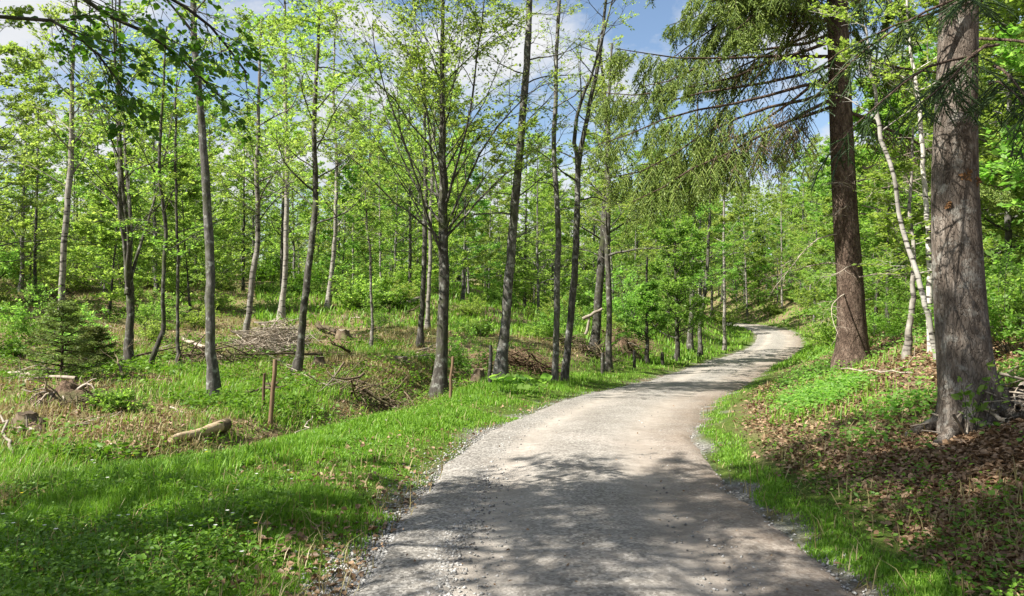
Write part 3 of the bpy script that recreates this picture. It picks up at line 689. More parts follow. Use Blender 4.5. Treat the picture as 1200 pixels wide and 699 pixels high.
st = np.stack([rg.normal(.0, .05, nbr), -.2 + 0 * np.zeros(nbr), 3.3 + rg.random(nbr) * 2.4], -1); az = np.radians(np.where(np.arange(nbr) < 9, rg.uniform(165, 235, nbr), rg.uniform(235, 350, nbr)))
B = branches(rg, st, np.stack([np.cos(az), np.sin(az), -.15 + 0 * az], -1), 1.0 + rg.random(nbr) * 1.2, 6, .08, -.1)
tubes(mw, B, rad_taper(np.full(nbr, .016), 6), 5)
C, Lc, ic, uc = children(rg, B, 11, .25, 1, .9, np.full(nbr, .6), 4, .08, -.16, .8, -.3)
tubes(mb, C, rad_taper(np.full(len(C), .009), 4, 1, .5), 3); leaf_on(rg, mb, C, 34, .04, .2, 1.2, u0=0)
D, Ld, _, _ = children(rg, C, 4, .1, 1, .8, np.full(len(C), .25), 3, .08, -.08, .8, -.1); tubes(mb, D, rad_taper(np.full(len(D), .009), 3, 1, .4), 3); leaf_on(rg, mb, D, 16, .03, .22, 1.2, u0=0)
link('low_branch', mw.mesh('low_branch', M['bark_spruce']), big); link('low_needles', mb.mesh('low_needles', M['needle_dark']), big)

rng = np.random.default_rng(8)
Y = foot_depth(998, 431) + .2
b2, tp, rad = trunk_px([(998, 432, 44), (998, 400, 37), (996, 330, 33), (991, 250, 31), (987, 150, 29), (984, 50, 27), (982, -50, 25), (981, -250, 20), (981, -500, 12), (981, -760, 2)], Y, rng)
tp = [(p[0], 0, p[2]) for p in tp]; rad = [r_ * .9 for r_ in rad]
def az_left(rng, n):
    a = np.arange(n) * 2.39996 + rng.normal(0, .3, n)
    i = np.arange(n); k = (i < n * .6) & (i % 4 != 0)
    a[k] = np.pi + rng.normal(-.25, .6, int(k.sum()))
    a = np.mod(a, 2 * np.pi); front = (i < n * .4) & (a > 3.9) & (a < 5.9)
    a[front] = rng.uniform(.2, 2.6, int(front.sum()))
    return a
w, c, dd = conifer(rng, 18, .25, 4.9, 4.5, 86, trunk=tp, tr=rad, hang=.85, nl=38, per=20, gaps=-.06, dl=.42, nlen=.05, nwid=.3, n2=12, up=-.05, wander=.11, strand=.013, sides=18, flare=1.3, azim=az_left, Lpow=.55,
                   dead=lambda hh, uu, rg: (rg.random(len(uu)) < np.clip(1.25 - uu * 2.1 - (hh - 4) * .05, 0, 1)))
sp2 = plant_tree('spruce_tree', 'reddish brown spruce trunk on the bank with long drooping boughs over the road', 'tree', b2, w, c, 'bark_spruce', 'needle', dead=dd)
for k in range(16):
    rg = np.random.default_rng(300 + k); mb = MB(); z = rg.uniform(1.2, 4.6); a = rg.uniform(2.4, 6.9)
    n = 1; st = np.array([[math.cos(a) * .22, math.sin(a) * .22, z]])
    P = branches(rg, st, np.array([[math.cos(a), math.sin(a), rg.uniform(-.35, .15)]]), np.array([rg.uniform(.7, 2.0)]), 7, .1, -.05)
    tubes(mb, P, rad_taper(np.array([.014]), 7), 5)
    C, Lc, _, _ = children(rg, P, 7, .3, 1, .8, np.array([.5]), 4, .14, -.06, .6, 0); tubes(mb, C, rad_taper(np.full(len(C), .005), 4), 3)
    D, _, _, _ = children(rg, C, 4, .2, 1, .8, np.full(len(C), .22), 3, .14, -.04, .5, 0); tubes(mb, D, rad_taper(np.full(len(D), .003), 3), 3)
    link('dead_branch', mb.mesh('dead_branch', M['deadwood']), sp2)
# EDIT-SPRUCES-END

# ------------------------------------------------------------------ trees beside and behind the camera: shade over the road, one bough in view
def side_tree(label, x, y, H, seed, bough=False, n1=34, h0=4.5, L=3.8, skip=.1, leaf=.09, per=16, clump=1.8):
    rng = np.random.default_rng(seed); z = float(gz(x, y))
    tp = [(0, 0, 0), (.1, .05, H * .3), (.05, .1, H * .6), (.1, .1, H)]; rad = [.19, .15, .09, .02]
    w, c = broadleaf(rng, tp, rad, n1=n1, h=(h0, H * .95), L1=(L, 1.2), elev=(15, 50), n2=7, n3=5, per=per, leaf=leaf, skip=skip, clump=clump)
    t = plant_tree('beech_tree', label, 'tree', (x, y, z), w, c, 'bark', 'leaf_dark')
    return t
tA = side_tree('grey tree beside the left verge whose leafy bough hangs into the top left', -6.6, 3.4, 13.5, 501)
side_tree('tall roadside tree behind the left edge shading the gravel', -4.3, .9, 15, 502, h0=6.5, L=4.4, skip=.05, n1=44, clump=1.6)
side_tree('tree on the left shading the near grass', -9.8, 1.6, 14, 503, h0=4.5, n1=44, clump=1.2)
side_tree('tallest tree left of the road shading the foot of the bank', -6.5, .5, 17.5, 504, h0=9, L=4.0, skip=.1, n1=48, clump=0)
rg = np.random.default_rng(510); mb, mw = MB(), MB(); o_ = np.array(tA.location)
def pp(x, y, Y): return np.array([(x - CX) / FPX * Y, Y, EYE + (HY - y) / FPX * Y]) - o_
for pts, r in (([(0, .0, 3.4), (1.0, 1.0, 3.9), pp(20, -40, 5.6), pp(110, 10, 6.0), pp(190, 50, 6.2), pp(262, 118, 6.3)], .03), ([(0, 0, 4.0), (1.2, 1.2, 4.6), pp(90, -70, 6.2), pp(170, -20, 6.5), pp(240, 25, 6.8), pp(288, 85, 7.0)], .03),
               ([(0, 0, 3.0), (1.0, 1.1, 3.5), pp(10, 20, 5.6), pp(60, 25, 5.8), pp(110, 60, 6.0), pp(140, 100, 6.1)], .02)):
    P = catmull(pts, 12)[None]; tubes(mw, P, rad_taper(np.array([r]), 11), 6)
    C, Lc, _, uc = children(rg, P, 16, .45, 1, .8, np.array([.95]), 4, .1, -.02, .85, -.05)
    tubes(mw, C, rad_taper(np.full(len(C), .005), 4), 4)
    D, _, _, _ = children(rg, C, 4, .15, 1, .75, np.full(len(C), .35), 3, .1, -.02, .9, -.05); tubes(mw, D, rad_taper(np.full(len(D), .003), 3), 3)
    k = (rg.random(len(D)) > .2) & (fbm(D[:, 1, 0] * 2.2 + 3, D[:, 1, 2] * 2.2 + D[:, 1, 1], 5, 2) > -.16)
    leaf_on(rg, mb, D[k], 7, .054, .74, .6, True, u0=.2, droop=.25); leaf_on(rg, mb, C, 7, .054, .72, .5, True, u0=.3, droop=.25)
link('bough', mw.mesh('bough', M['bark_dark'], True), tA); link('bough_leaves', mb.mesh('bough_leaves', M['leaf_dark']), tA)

# ------------------------------------------------------------------ woodland kinds, copied behind the clearing, along the bend and up the bank
def proto(name, label, cat, seed, H, r, bark, leafm, **kw):
    rng = np.random.default_rng(seed)
    lean = rng.normal(0, .25, 2)
    tp = [(0, 0, 0), (lean[0] * .5, lean[1] * .4, H * .3), (lean[0], lean[1], H * .6), (lean[0] * 1.4, lean[1] * 1.2, H)]
    w, c = broadleaf(rng, tp, [r, r * .8, r * .5, .012], **kw)
    return plant_tree(name, label, cat, (0, 0, 0), w, c, bark, leafm)
def conproto(label, seed, H, r, h0, Lb, nb, leafm, **kw):
    rng = np.random.default_rng(seed); w, c, dd = conifer(rng, H, r, h0, Lb, nb, **kw)
    return plant_tree('spruce_tree', label, 'tree', (0, 0, 0), w, c, 'bark_spruce', leafm)

L_LEFT = 'slender leafy tree among the woodland up the slope behind the clearing'
L_MID = 'leafy tree in the far wood behind the middle of the clearing'
L_BEND = 'pale green leafy tree on the wooded hillside above the road bend'
L_RIGHT = 'leafy beech in the dense wood behind the two big spruces'
common = dict(n2=6, n3=5)
PB = [
 proto('beech_tree', L_LEFT, 'tree', 601, 13, .11, 'bark', 'leaf', n1=42, h=(1.6, 12.6), L1=(3.2, 1.), elev=(8, 45), per=20, leaf=0.129, skip=0.42, tilt=.75, clump=.5, **common),
 proto('beech_tree', L_LEFT, 'tree', 602, 15, .12, 'bark_dark', 'leaf', n1=38, h=(2.6, 14.5), L1=(3.1, 1), elev=(12, 50), per=18, leaf=0.129, skip=0.46, tilt=.75, clump=.5, **common),
 proto('birch_tree', L_LEFT, 'tree', 603, 14, .09, 'bark_pale', 'leaf_yellow', n1=32, h=(3.5, 13.6), L1=(2.4, .9), elev=(25, 50), per=16, leaf=0.117, skip=0.49, tilt=.75, **common),
 proto('young_tree', L_LEFT, 'tree', 604, 7, .05, 'bark_dark', 'leaf', n1=36, h=(.5, 6.8), L1=(2.3, .5), elev=(8, 40), per=20, leaf=0.117, skip=0.40, tilt=.75, **common),
 proto('beech_tree', L_LEFT, 'tree', 605, 11, .08, 'bark', 'leaf_bright', n1=40, h=(1.0, 10.6), L1=(2.8, .8), elev=(6, 40), per=20, leaf=0.129, skip=0.40, tilt=.75, clump=.5, **common),
]
PS = [conproto('dark spruce among the leafy trees up the slope', 611, 13, .14, 1.2, 2.3, 60, 'needle_dark', hang=.35, nl=9, per=7, nlen=.16, nwid=.3),
      ]
PR = [
 proto('beech_tree', L_RIGHT, 'tree', 621, 11, .10, 'bark', 'leaf', n1=34, h=(.8, 10.6), L1=(3.0, .9), elev=(4, 35), per=13, leaf=.105, n2=8, n3=6, skip=.04, tilt=.5),
 proto('beech_tree', L_RIGHT, 'tree', 622, 8, .06, 'bark_dark', 'leaf_bright', n1=30, h=(.6, 7.8), L1=(2.5, .6), elev=(4, 35), per=13, leaf=.105, n2=8, n3=6, skip=.04, tilt=.5),
]
used = set()
def put(p, x, y, label, group, rng, s=1.0, sv=None):
    sc = s * rng.uniform(.82, 1.2); loc = (x, y, float(gz(x, y)) - .05); rz = rng.random() * 6.28
    if p.name not in used:
        used.add(p.name); p.location = loc; p.rotation_euler = (0, 0, rz); p.scale = (sc, sc, sc); p['label'] = label; p['group'] = group; return p
    return dup(p, loc, rz, (sc, sc * rng.uniform(.92, 1.1)), label, group)

rng = np.random.default_rng(31)
placed = []
def far_enough(x, y, dmin):
    for (a, b_) in placed:
        if (a - x) ** 2 + (b_ - y) ** 2 < dmin * dmin: return False
    placed.append((x, y)); return True
# left slope
n = 0
for _ in range(4000):
    if n >= 82: break
    Y = 29 + 46 * rng.random() ** 1.1; px = rng.uniform(-190, 520)
    x = (px - CX) / FPX * Y
    if px > 260 and Y < 40: continue
    if gd(x, Y) > -9 or not far_enough(x, Y, 1.5 + .022 * Y): continue
    k = rng.choice(6, p=[.28, .18, .12, .18, .22, .02])
    if k == 5: put(PS[0], x, Y, 'dark spruce standing among leafy trees up the slope behind the clearing', 'spruces up the slope', rng, .8)
    else: put(PB[k], x, Y, L_LEFT, 'trees up the slope behind the clearing', rng, .84)
    n += 1
# middle: lower and further back so that sky shows above
n = 0
for _ in range(4000):
    if n >= 76: break
    Y = 44 + 60 * rng.random(); px = rng.uniform(420, 880); x = (px - CX) / FPX * Y
    if abs(gd(x, Y)) < 3.5 or gd(x, Y) > 0 or not far_enough(x, Y, 2.6): continue
    if px > 780 and Y < 60: continue
    k = rng.choice(5, p=[.34, .14, .08, .22, .22])
    lim = .78 if 540 < px < 760 else 1.0
    put(PB[k], x, Y, L_MID, 'trees of the far wood behind the clearing', rng, lim * (.75 + Y / 190)); n += 1
# hillside round the bend
n = 0
for _ in range(4000):
    if n >= 70: break
    Y = 34 + 70 * rng.random(); px = rng.uniform(790, 1080); x = (px - CX) / FPX * Y; d_ = float(gd(x, Y))
    if d_ < 3.2 and not (Y > 78 and abs(d_) > 3): continue
    if px < 985 and Y < 50 and d_ < 7: continue
    if not far_enough(x, Y, 2.3): continue
    k = rng.choice(5, p=[.3, .1, .08, .26, .26]); put(PB[k], x, Y, L_BEND, 'trees on the hillside above the bend', rng, 1.0); n += 1
# right: dense beeches behind the spruces
n = 0
for _ in range(4000):
    if n >= 34: break
    Y = 13 + 26 * rng.random() ** 1.2; px = rng.uniform(1005, 1330); x = (px - CX) / FPX * Y
    if gd(x, Y) < 5.2 or not far_enough(x, Y, 1.9): continue
    if (px < 1140 and Y < 23) or (px < 1225 and Y < 18.5): continue
    k = rng.choice(2, p=[.55, .45]); put(PR[k], x, Y, L_RIGHT, 'beeches behind the two big spruces', rng, .95); n += 1
# the far wood that reads as one mass
rng = np.random.default_rng(33); mbw, mbl = MB(), MB(); cnt = 0
while cnt < 420:
    Y = rng.uniform(96, 190); px = rng.uniform(-260, 1500); x = (px - CX) / FPX * Y
    if abs(gd(x, Y)) < 4: continue
    H = rng.uniform(9, 15) * (.8 if 540 < px < 800 else 1.); z = float(gz(x, Y)); cnt += 1
    tubes(mbw, np.array([[(x, Y, z - .3), (x + rng.normal(0, .3), Y, z + H * .5), (x + rng.normal(0, .4), Y, z + H)]]), np.array([[.16, .1, .02]]), 5)
    n = 1300; f = rng.random(n); rr_ = 3.0 * np.sin(np.pi * np.clip(f * .75 + .22, 0, 1)) * np.sqrt(rng.random(n)); a = rng.random(n) * 6.28
    lob = 1 + .5 * np.sin(a * 3 + f * 9 + cnt)
    p = np.stack([x + np.cos(a) * rr_ * lob, Y + np.sin(a) * rr_ * lob, z + .6 + f * (H - .4)], -1)
    leaves(mbl, p, rng.normal(0, 1, (n, 3)) * np.array([1, 1, .4]), UP + rng.normal(0, .5, (n, 3)), .34 * (.6 + .7 * rng.random(n)), .24)
fw = link('far_wood', mbl.mesh('far_wood', M['leaf'])); tag(fw, 'far green wood closing the view beyond the bend and the slope', 'woods', kind='stuff')
link('far_trunks', mbw.mesh('far_trunks', M['bark_dark'], True), fw)
# EDIT-WOOD-END

# ------------------------------------------------------------------ small plants as things: shrubs and young spruces
def shrub_proto(name, label, seed, H, leafm, n=16, leaf=.07, per=9, spread=1.0):
    rng = np.random.default_rng(seed); wood, crown = MB(), MB()
    az = rng.random(n) * 6.28; el = np.radians(rng.uniform(30, 80, n))
    st = np.stack([rng.normal(0, .08, n), rng.normal(0, .08, n), np.full(n, -.05)], -1)
    L = H * rng.uniform(.6, 1.1, n)
    B = branches(rng, st, np.stack([np.cos(az) * np.cos(el) * spread, np.sin(az) * np.cos(el) * spread, np.sin(el)], -1), L, 6, .12, -.02)
    tubes(wood, B, rad_taper(np.full(n, .011), 6), 4)
    C, Lc, _, _ = children(rng, B, 7, .2, 1, .8, L * .45, 4, .12, 0, .7, .05); tubes(wood, C, rad_taper(np.full(len(C), .005), 4), 3)
    D, _, _, _ = children(rng, C, 3, .2, 1, .8, Lc * .5, 3, .12, 0, .8, 0)
    leaf_on(rng, crown, D, per, leaf, .6, .5); leaf_on(rng, crown, C, per, leaf, .6, .5)
    t = thing(name, label, 'shrub'); link('stems', wood.mesh('stems', M['bark_dark'], True), t); link('foliage', crown.mesh('foliage', M[leafm]), t)
    return t
SH = [shrub_proto('shrub', 'x', 701, 1.3, 'leaf'), shrub_proto('shrub', 'x', 702, .9, 'herb', n=14, leaf=.06), shrub_proto('shrub', 'x', 703, 1.8, 'leaf_bright', n=12, leaf=.08), shrub_proto('shrub', 'x', 704, .75, 'leaf_yellow', n=16, leaf=.05, per=6)]
rng = np.random.default_rng(41)
n = 0
for _ in range(5000):
    if n >= 62: break
    Y = 12 + 42 * rng.random() ** 1.1; px = rng.uniform(-20, 760); x = (px - CX) / FPX * Y; d_ = float(gd(x, Y))
    if d_ > -4.6 or (Y < 17 and px > 120) or (Y < 26 and rng.random() < .6): continue
    if 240 < px < 540 and Y < 31 and rng.random() < .93: continue
    put(SH[rng.integers(4)], x, Y, 'low leafy shrub growing in the clearing left of the road', 'shrubs in the clearing', rng, .8); n += 1
n = 0
for _ in range(5000):
    if n >= 48: break
    Y = 9.5 + 40 * rng.random() ** 1.6; px = rng.uniform(930, 1230); x = (px - CX) / FPX * Y; d_ = float(gd(x, Y))
    if d_ < 3.6 or (Y < 12 and px < 1160) or (955 < px < 1120 and Y < 16): continue
    if abs(x - b[0]) < .9 and Y < YS1 + .6: continue
    put(SH[rng.integers(3)], x, Y, 'low leafy shrub growing on the bank around the big spruces', 'shrubs on the bank', rng, .75 if Y < 25 else 1.2); n += 1
n = 0
for _ in range(5000):
    if n >= 40: break
    Y = 40 + 45 * rng.random(); px = rng.uniform(640, 1010); x = (px - CX) / FPX * Y; d_ = float(gd(x, Y))
    if abs(d_) < 3.2: continue
    if d_ < 0 and Y < 62 and px > 760 : continue
    put(SH[rng.integers(4)], x, Y, 'leafy shrub beside the far bend of the road', 'shrubs by the far bend', rng, 1.6); n += 1

n = 0
for _ in range(5000):
    if n >= 38: break
    Y = 36 + 30 * rng.random(); px = rng.uniform(-30, 540); x = (px - CX) / FPX * Y
    if gd(x, Y) > -8: continue
    put(SH[rng.integers(4)], x, Y, 'leafy shrub in the undergrowth up the slope behind the clearing', 'undergrowth shrubs up the slope', rng, 1.5); n += 1
for lab, px, Yd, H, W in (('young bushy spruce in front of the pale trunk at the left', 72, 15.5, 1.45, .75), ('small young spruce just right of the larger young spruce', 108, 17.5, 1.0, .5)):
    rng = np.random.default_rng(px); w, c, dd = conifer(rng, H, .03, .06, W, 44, hang=.15, nl=11, per=9, nlen=.035, up=.2, flare=1.1, sides=6, strand=.007)
    plant_tree('young_spruce', lab, 'tree', at(px, Yd), w, c, 'bark_spruce', 'needle')

bu = shrub_proto('leafy_bush', 'low leafy bush beside the root mound, close behind the verge', 711, .5, 'leaf', n=15, leaf=.045, per=7, spread=1.6); bu.location = at(135, 12.6); bu['category'] = 'bush'
# ------------------------------------------------------------------ ground cover (nobody could count it)
def scatter(rng, n, fn, box, persp=1.4):
    """points over the ground; denser towards the viewer; fn(x, y, d) gives the chance of growing"""
    X, Yv = [], []; got = 0
    px0, px1, y0, y1 = box
    while got < n:
        m = n * 2
        a = 1 - persp; u = rng.random(m); Y = (y0 ** a + u * (y1 ** a - y0 ** a)) ** (1 / a) if abs(a) > 1e-3 else y0 * (y1 / y0) ** u
        x = (rng.uniform(px0, px1, m) - CX) / FPX * Y
        k = rng.random(m) < fn(x, Y, gd(x, Y)); X.append(x[k]); Yv.append(Y[k]); got += int(k.sum())
        if k.sum() < m * .003: break
    x = np.concatenate(X)[:n]; y = np.concatenate(Yv)[:n]
    return x, y, gz(x, y)

def blades(mb, rng, x, y, z, h, w, lean=.35, clump=True):
    n = len(x); az = rng.random(n) * 6.28; d = np.stack([np.cos(az), np.sin(az), 0 * az], -1); s = np.stack([-np.sin(az), np.cos(az), 0 * az], -1)
    p = np.stack([x, y, z - .01], -1); h = h[:, None]; w = w[:, None]; le = np.abs(rng.normal(0, lean, n))[:, None] * h
    V = np.stack([p - s * w * .5, p + s * w * .5, p + s * w * .38 + d * le * .35 + UP * h * .55, p - s * w * .38 + d * le * .35 + UP * h * .55, p + d * le + UP * h * (1 - .15 * le / h)], 1)
    bI = np.arange(n)[:, None] * 5
    mb.add(V.reshape(-1, 3), bI + np.array([[0, 1, 2, 3]]), bI + np.array([[3, 2, 4]]))

def clumpy(x, y, s, sc=.9, lo=-.12, hi=.1): return sstep(lo, hi, fbm(x * sc, y * sc, s, 3))

rng = np.random.default_rng(51)
mb = MB()
def verge(x, y, d):
    dl = -d; e = dl + .9 * fbm(x * 1.1, y * 1.1, 61, 3)
    left = sstep(1.4, 1.85, e) * (1 - sstep(3.6, 5.0, e)) * (.2 + .8 * clumpy(x, y, 62, 1.5, -.1, .1))
    er = d + .5 * fbm(x * 1.3, y * 1.3, 63, 3)
    right = sstep(1.5, 1.75, er) * (1 - sstep(1.65, 1.98, er)) * (.4 + .6 * clumpy(x, y, 64, 1.5))
    return np.where(d < 0, left, right)
x, y, z = scatter(rng, 290000, verge, (-160, 1250, 3.4, 70), 1.75)
hh = np.where(gd(x, y) < 0, .04 + .085 * clumpy(x, y, 65, 1.1), .06 + .045 * rng.random(len(x))) * (.5 + .8 * rng.random(len(x)))
hh *= .45 + .55 * sstep(1.6, 2.6, np.abs(gd(x, y)))
blades(mb, rng, x, y, z, hh,   .0075 + .0004 * y + .003 * rng.random(len(x)), .45)
tag(link('grass', mb.mesh('grass', M['grass'])), 'fresh green grass along both edges of the road', 'grass', kind='stuff')

mb = MB()
def field(x, y, d):
    return np.where(d < -3.4, (.05 + .95 * clumpy(x, y, 66, .5, .0, .12)), np.where(d > 2.4, .16 * clumpy(x, y, 67, .7, 0, .15), 0))
x, y, z = scatter(rng, 60000, field, (-100, 1300, 4, 60), 1.3)
blades(mb, rng, x, y, z, (.08 + .14 * rng.random(len(x))), .007 + .0006 * y, .6)
tag(link('grass', mb.mesh('clearing_grass', M['grass'])), 'thin tufts of grass scattered over the clearing and bank', 'grass', kind='stuff')
mb = MB()
x, y, z = scatter(rng, 42000, lambda x, y, d: np.where(np.abs(d) > 1.7, .25 + .75 * clumpy(x, y, 91, .4, -.1, .1), 0), (300, 1250, 30, 125), 1.0)
blades(mb, rng, x, y, z, .12 + .3 * rng.random(len(x)) * (.5 + .5 * sstep(2, 5, np.abs(gd(x, y)))), .02 + .0011 * y, .5)
tag(link('far_grass', mb.mesh('far_grass', M['grass'])), 'rough grass and weeds on the far slopes around the bend', 'grass', kind='stuff')
mb = MB()
x, y, z = scatter(rng, 60000, lambda x, y, d: np.where(d < -4.6, .16 + .9 * clumpy(x, y, 68, .5, 0, .15), np.where(d > 2.2, .05 * clumpy(x, y, 69, .8), np.where((d < -1.4), .02, .012 * (d > 1.5)))), (-100, 1300, 3.5, 55), 1.4)
blades(mb, rng, x, y, z, (.06 + .16 * rng.random(len(x))), .005 + .0006 * y, .9)
tag(link('dry_grass', mb.mesh('dry_grass', M['dry_grass'])), 'bleached dry grass stalks among the green', 'grass', kind='stuff')

def herbs(name, label, mat, n, fn, box, persp, per, size, h, sd, hexa=True):
    rng = np.random.default_rng(sd); mb = MB(); x, y, z = scatter(rng, n, fn, box, persp); m = len(x)
    idx = np.repeat(np.arange(m), per); az = rng.random(m * per) * 6.28
    hs = h * (.4 + .9 * rng.random(m))[idx] * (.3 + .8 * rng.random(m * per))
    out = (.02 + .07 * rng.random(m * per)) * (h / .15) ** .5
    base = np.stack([x[idx] + np.cos(az) * out, y[idx] + np.sin(az) * out, z[idx] + hs], -1)
    d = np.stack([np.cos(az), np.sin(az), rng.normal(.1, .35, m * per)], -1)
    L = size * (.6 + .8 * rng.random(m * per)) * (1 + y[idx] * .012)
    leaves(mb, base, d, UP + rng.normal(0, .4, (m * per, 3)), L, L * .6, hexa)
    tag(link(name, mb.mesh(name, M[mat])), label, 'plants', kind='stuff')
herbs('verge_herbs', 'small broad leaved weeds between the verge grass', 'herb', 4500, lambda x, y, d: np.where(d < 0, sstep(1.8, 2.6, -d) * (1 - sstep(4.5, 6, -d)) * clumpy(x, y, 81, .9, -.1, .1), .3 * sstep(1.7, 2.2, d) * (1 - sstep(2.6, 3.2, d))), (-150, 1250, 3.6, 40), 1.7, 7, .03, .13, 801)
herbs('bank_herbs', 'low green seedlings and weeds on the leafy bank', 'leaf_bright', 3000, lambda x, y, d: sstep(2.4, 3.2, d) * (.04 + .96 * clumpy(x, y, 82, .7, .0, .14)) * (.15 + .85 * sstep(7.5, 10.5, y)), (820, 1300, 4, 40), 1.4, 8, .05, .2, 802)
herbs('clearing_herbs', 'low weeds over the clearing floor', 'herb', 3600, lambda x, y, d: sstep(4.2, 5.5, -d) * (.05 + .95 * clumpy(x, y, 83, .45, .02, .14)), (-60, 860, 9, 60), 1.2, 7, .065, .2, 803)

rng = np.random.default_rng(55)
mb = MB(); x, y, z = scatter(rng, 60000, lambda x, y, d: np.where(d > 1.8, sstep(1.9, 2.6, d) * (.4 + .6 * clumpy(x, y, 84, .8, -.15, .1)), np.where(d < -4, .5 * (1 - clumpy(x, y, 66, .5, -.05, .08)), np.where(d < -1.4, .045, .0012))), (-100, 1320, 3.6, 40), 1.7)
m = len(x); sc_ = np.where(np.abs(gd(x, y)) < 1.45, .5, 1.); z = z + np.where(sc_ < 1, .035, 0); leaves(mb, np.stack([x, y, z + .008 + .02 * rng.random(m)], -1), rng.normal(0, 1, (m, 3)) * np.array([1, 1, .25]), UP + rng.normal(0, .4, (m, 3)), (.03 + .045 * rng.random(m) ** 1.5 + .0012 * y) * sc_, (.018 + .026 * rng.random(m) + .0008 * y) * sc_, True, .3)
tag(link('leaf_litter', mb.mesh('leaf_litter', M['litter'])), 'dry brown fallen leaves lying on the bank', 'leaves', kind='stuff')
for nm, mt, n_, lab in (('white_flowers', 'petal', 34, 'tiny white flowers in the verge'), ('yellow_flowers', 'petal_y', 12, 'tiny yellow flowers in the verge')):
    mb = MB(); x, y, z = scatter(rng, n_, lambda x, y, d: (d < -2) * (d > -5) * .8 * clumpy(x, y, 86, .6, -.05, .1) , (-50, 800, 4.5, 25), 1.5)
    for k in range(5):
        a = k * 1.2566; dd_ = np.tile([[math.cos(a), math.sin(a), .25]], (len(x), 1)); leaves(mb, np.stack([x, y, z + .2], -1), dd_, np.tile(UP, (len(x), 1)), .016, .014)
    tag(link(nm, mb.mesh(nm, M[mt])), lab, 'flowers', kind='stuff')

# gravel stones on the shoulders
OCT = np.array([(1, 0, 0), (0, 1, 0), (-1, 0, 0), (0, -1, 0), (0, 0, 1), (0, 0, -1)], float); OF = np.array([(0, 1, 4), (1, 2, 4), (2, 3, 4), (3, 0, 4), (1, 0, 5), (2, 1, 5), (3, 2, 5), (0, 3, 5)])
def stone_mat():
    m, nt, nd, ln = newmat('stone'); g = N(nd, 'ShaderNodeNewGeometry'); r = ramp(nd, [(0, (.11, .105, .10)), (.5, (.22, .215, .20)), (1, (.42, .41, .39))]); ln.new(g.outputs['Random Per Island'], r.inputs[0])
    p = N(nd, 'ShaderNodeBsdfPrincipled'); p.inputs['Roughness'].default_value = .85; ln.new(r.outputs[0], p.inputs['Base Color']); o = N(nd, 'ShaderNodeOutputMaterial'); ln.new(p.outputs[0], o.inputs[0]); return m
M['stone'] = stone_mat()
mb = MB(); x, y, z = scatter(rng, 26000, lambda x, y, d: np.where(d < 0, np.exp(-((d + 1.3) / .3) ** 2), .06 * np.exp(-((d - 1.45) / .2) ** 2)) + .02 * (np.abs(d) < 1.5), (300, 1100, 3.6, 26), 2.2)
m = len(x); sz = (.005 + .013 * rng.random(m) ** 2.2)
V = OCT[None] * (sz[:, None, None] * (.6 + .8 * rng.random((m, 6, 1)))); V[:, :, 2] *= .7
V += np.stack([x, y, z + .004 + .02 * (1 - sstep(.9, 1.45, np.abs(gd(x, y))))], -1)[:, None, :] + rng.normal(0, .0015, (m, 6, 3))
mb.add(V.reshape(-1, 3), None, (np.arange(m)[:, None, None] * 6 + OF[None]).reshape(-1, 3))
tag(link('gravel', mb.mesh('gravel', M['stone'])), 'loose grey stones along the road edges', 'gravel', kind='stuff')

# ------------------------------------------------------------------ stakes, stumps, logs, brush
def stick(mb, rng, p0, p1, r0, r1, n=7, wob=.02, sides=7):
    t = np.linspace(0, 1, n)[:, None]; P = np.asarray(p0) * (1 - t) + np.asarray(p1) * t; P[1:-1] += rng.normal(0, wob, (n - 2, 3))
    tubes(mb, P[None], np.linspace(r0, r1, n)[None], sides)
    e = norm(P[-1] - P[-2]); mb_cap(mb, P[-1], e, r1, sides); mb_cap(mb, P[0], -e, r0, sides)
def mb_cap(mb, c, nrm, r, sides):
    ref = np.array([1., 0, 0]) if abs(nrm[2]) > .7 else UP
    a = norm(np.cross(nrm, ref)); b_ = np.cross(nrm, a); th = np.linspace(0, 2 * np.pi, sides, endpoint=False)
    ring = c + nrm * .001 + r * (np.cos(th)[:, None] * a + np.sin(th)[:, None] * b_)
    mb.add(np.vstack([ring, c + nrm * r * .15]), None, [(i, (i + 1) % sides, sides) for i in range(sides)])

STAKES = [('tall slanting brown wooden stake in the verge grass', 317, 500, 323, 422, 6, 0), ('short thin grey stake left of the tall brown stake', 308, 482, 311, 438, 4, 0),
          ('thin wooden stake at the verge edge in front of the vase shaped tree', 527, 470, 531, 418, 4, 0), ('dark wooden post with a pale stake behind it near the tall bare trunk', 574, 452, 575, 405, 5, 1),
          ('dark short post nearest the camera in the row before the bend', 706, 440, 706, 414, 5, 1), ('thin post second in the row before the bend', 743, 434, 743, 411, 4, 1), ('stubby dark post third in the row before the bend', 776, 428, 776, 413, 5, 1),
          ('upright dark post last in the row, by the road bend', 821, 414, 821, 397, 4.5, 1)]
for k, (lab, xa, ya, xb, yb, w, dk) in enumerate(STAKES):
    rg = np.random.default_rng(900 + k); h = hit(xa, ya); Y = h[1]; top = np.array([(xb - CX) / FPX * Y - h[0], rg.normal(0, .03), (ya - yb) / FPX * Y])
    mb = MB(); stick(mb, rg, (0, 0, -.15), top, w / FPX * Y / 2, w / FPX * Y / 2 * .8, 6, .006)
    o = link('wooden_post' if dk else 'wooden_stake', mb.mesh('stake', M['bark_dark' if dk else 'stake'], False), None, h); tag(o, lab, 'post' if dk else 'stake')

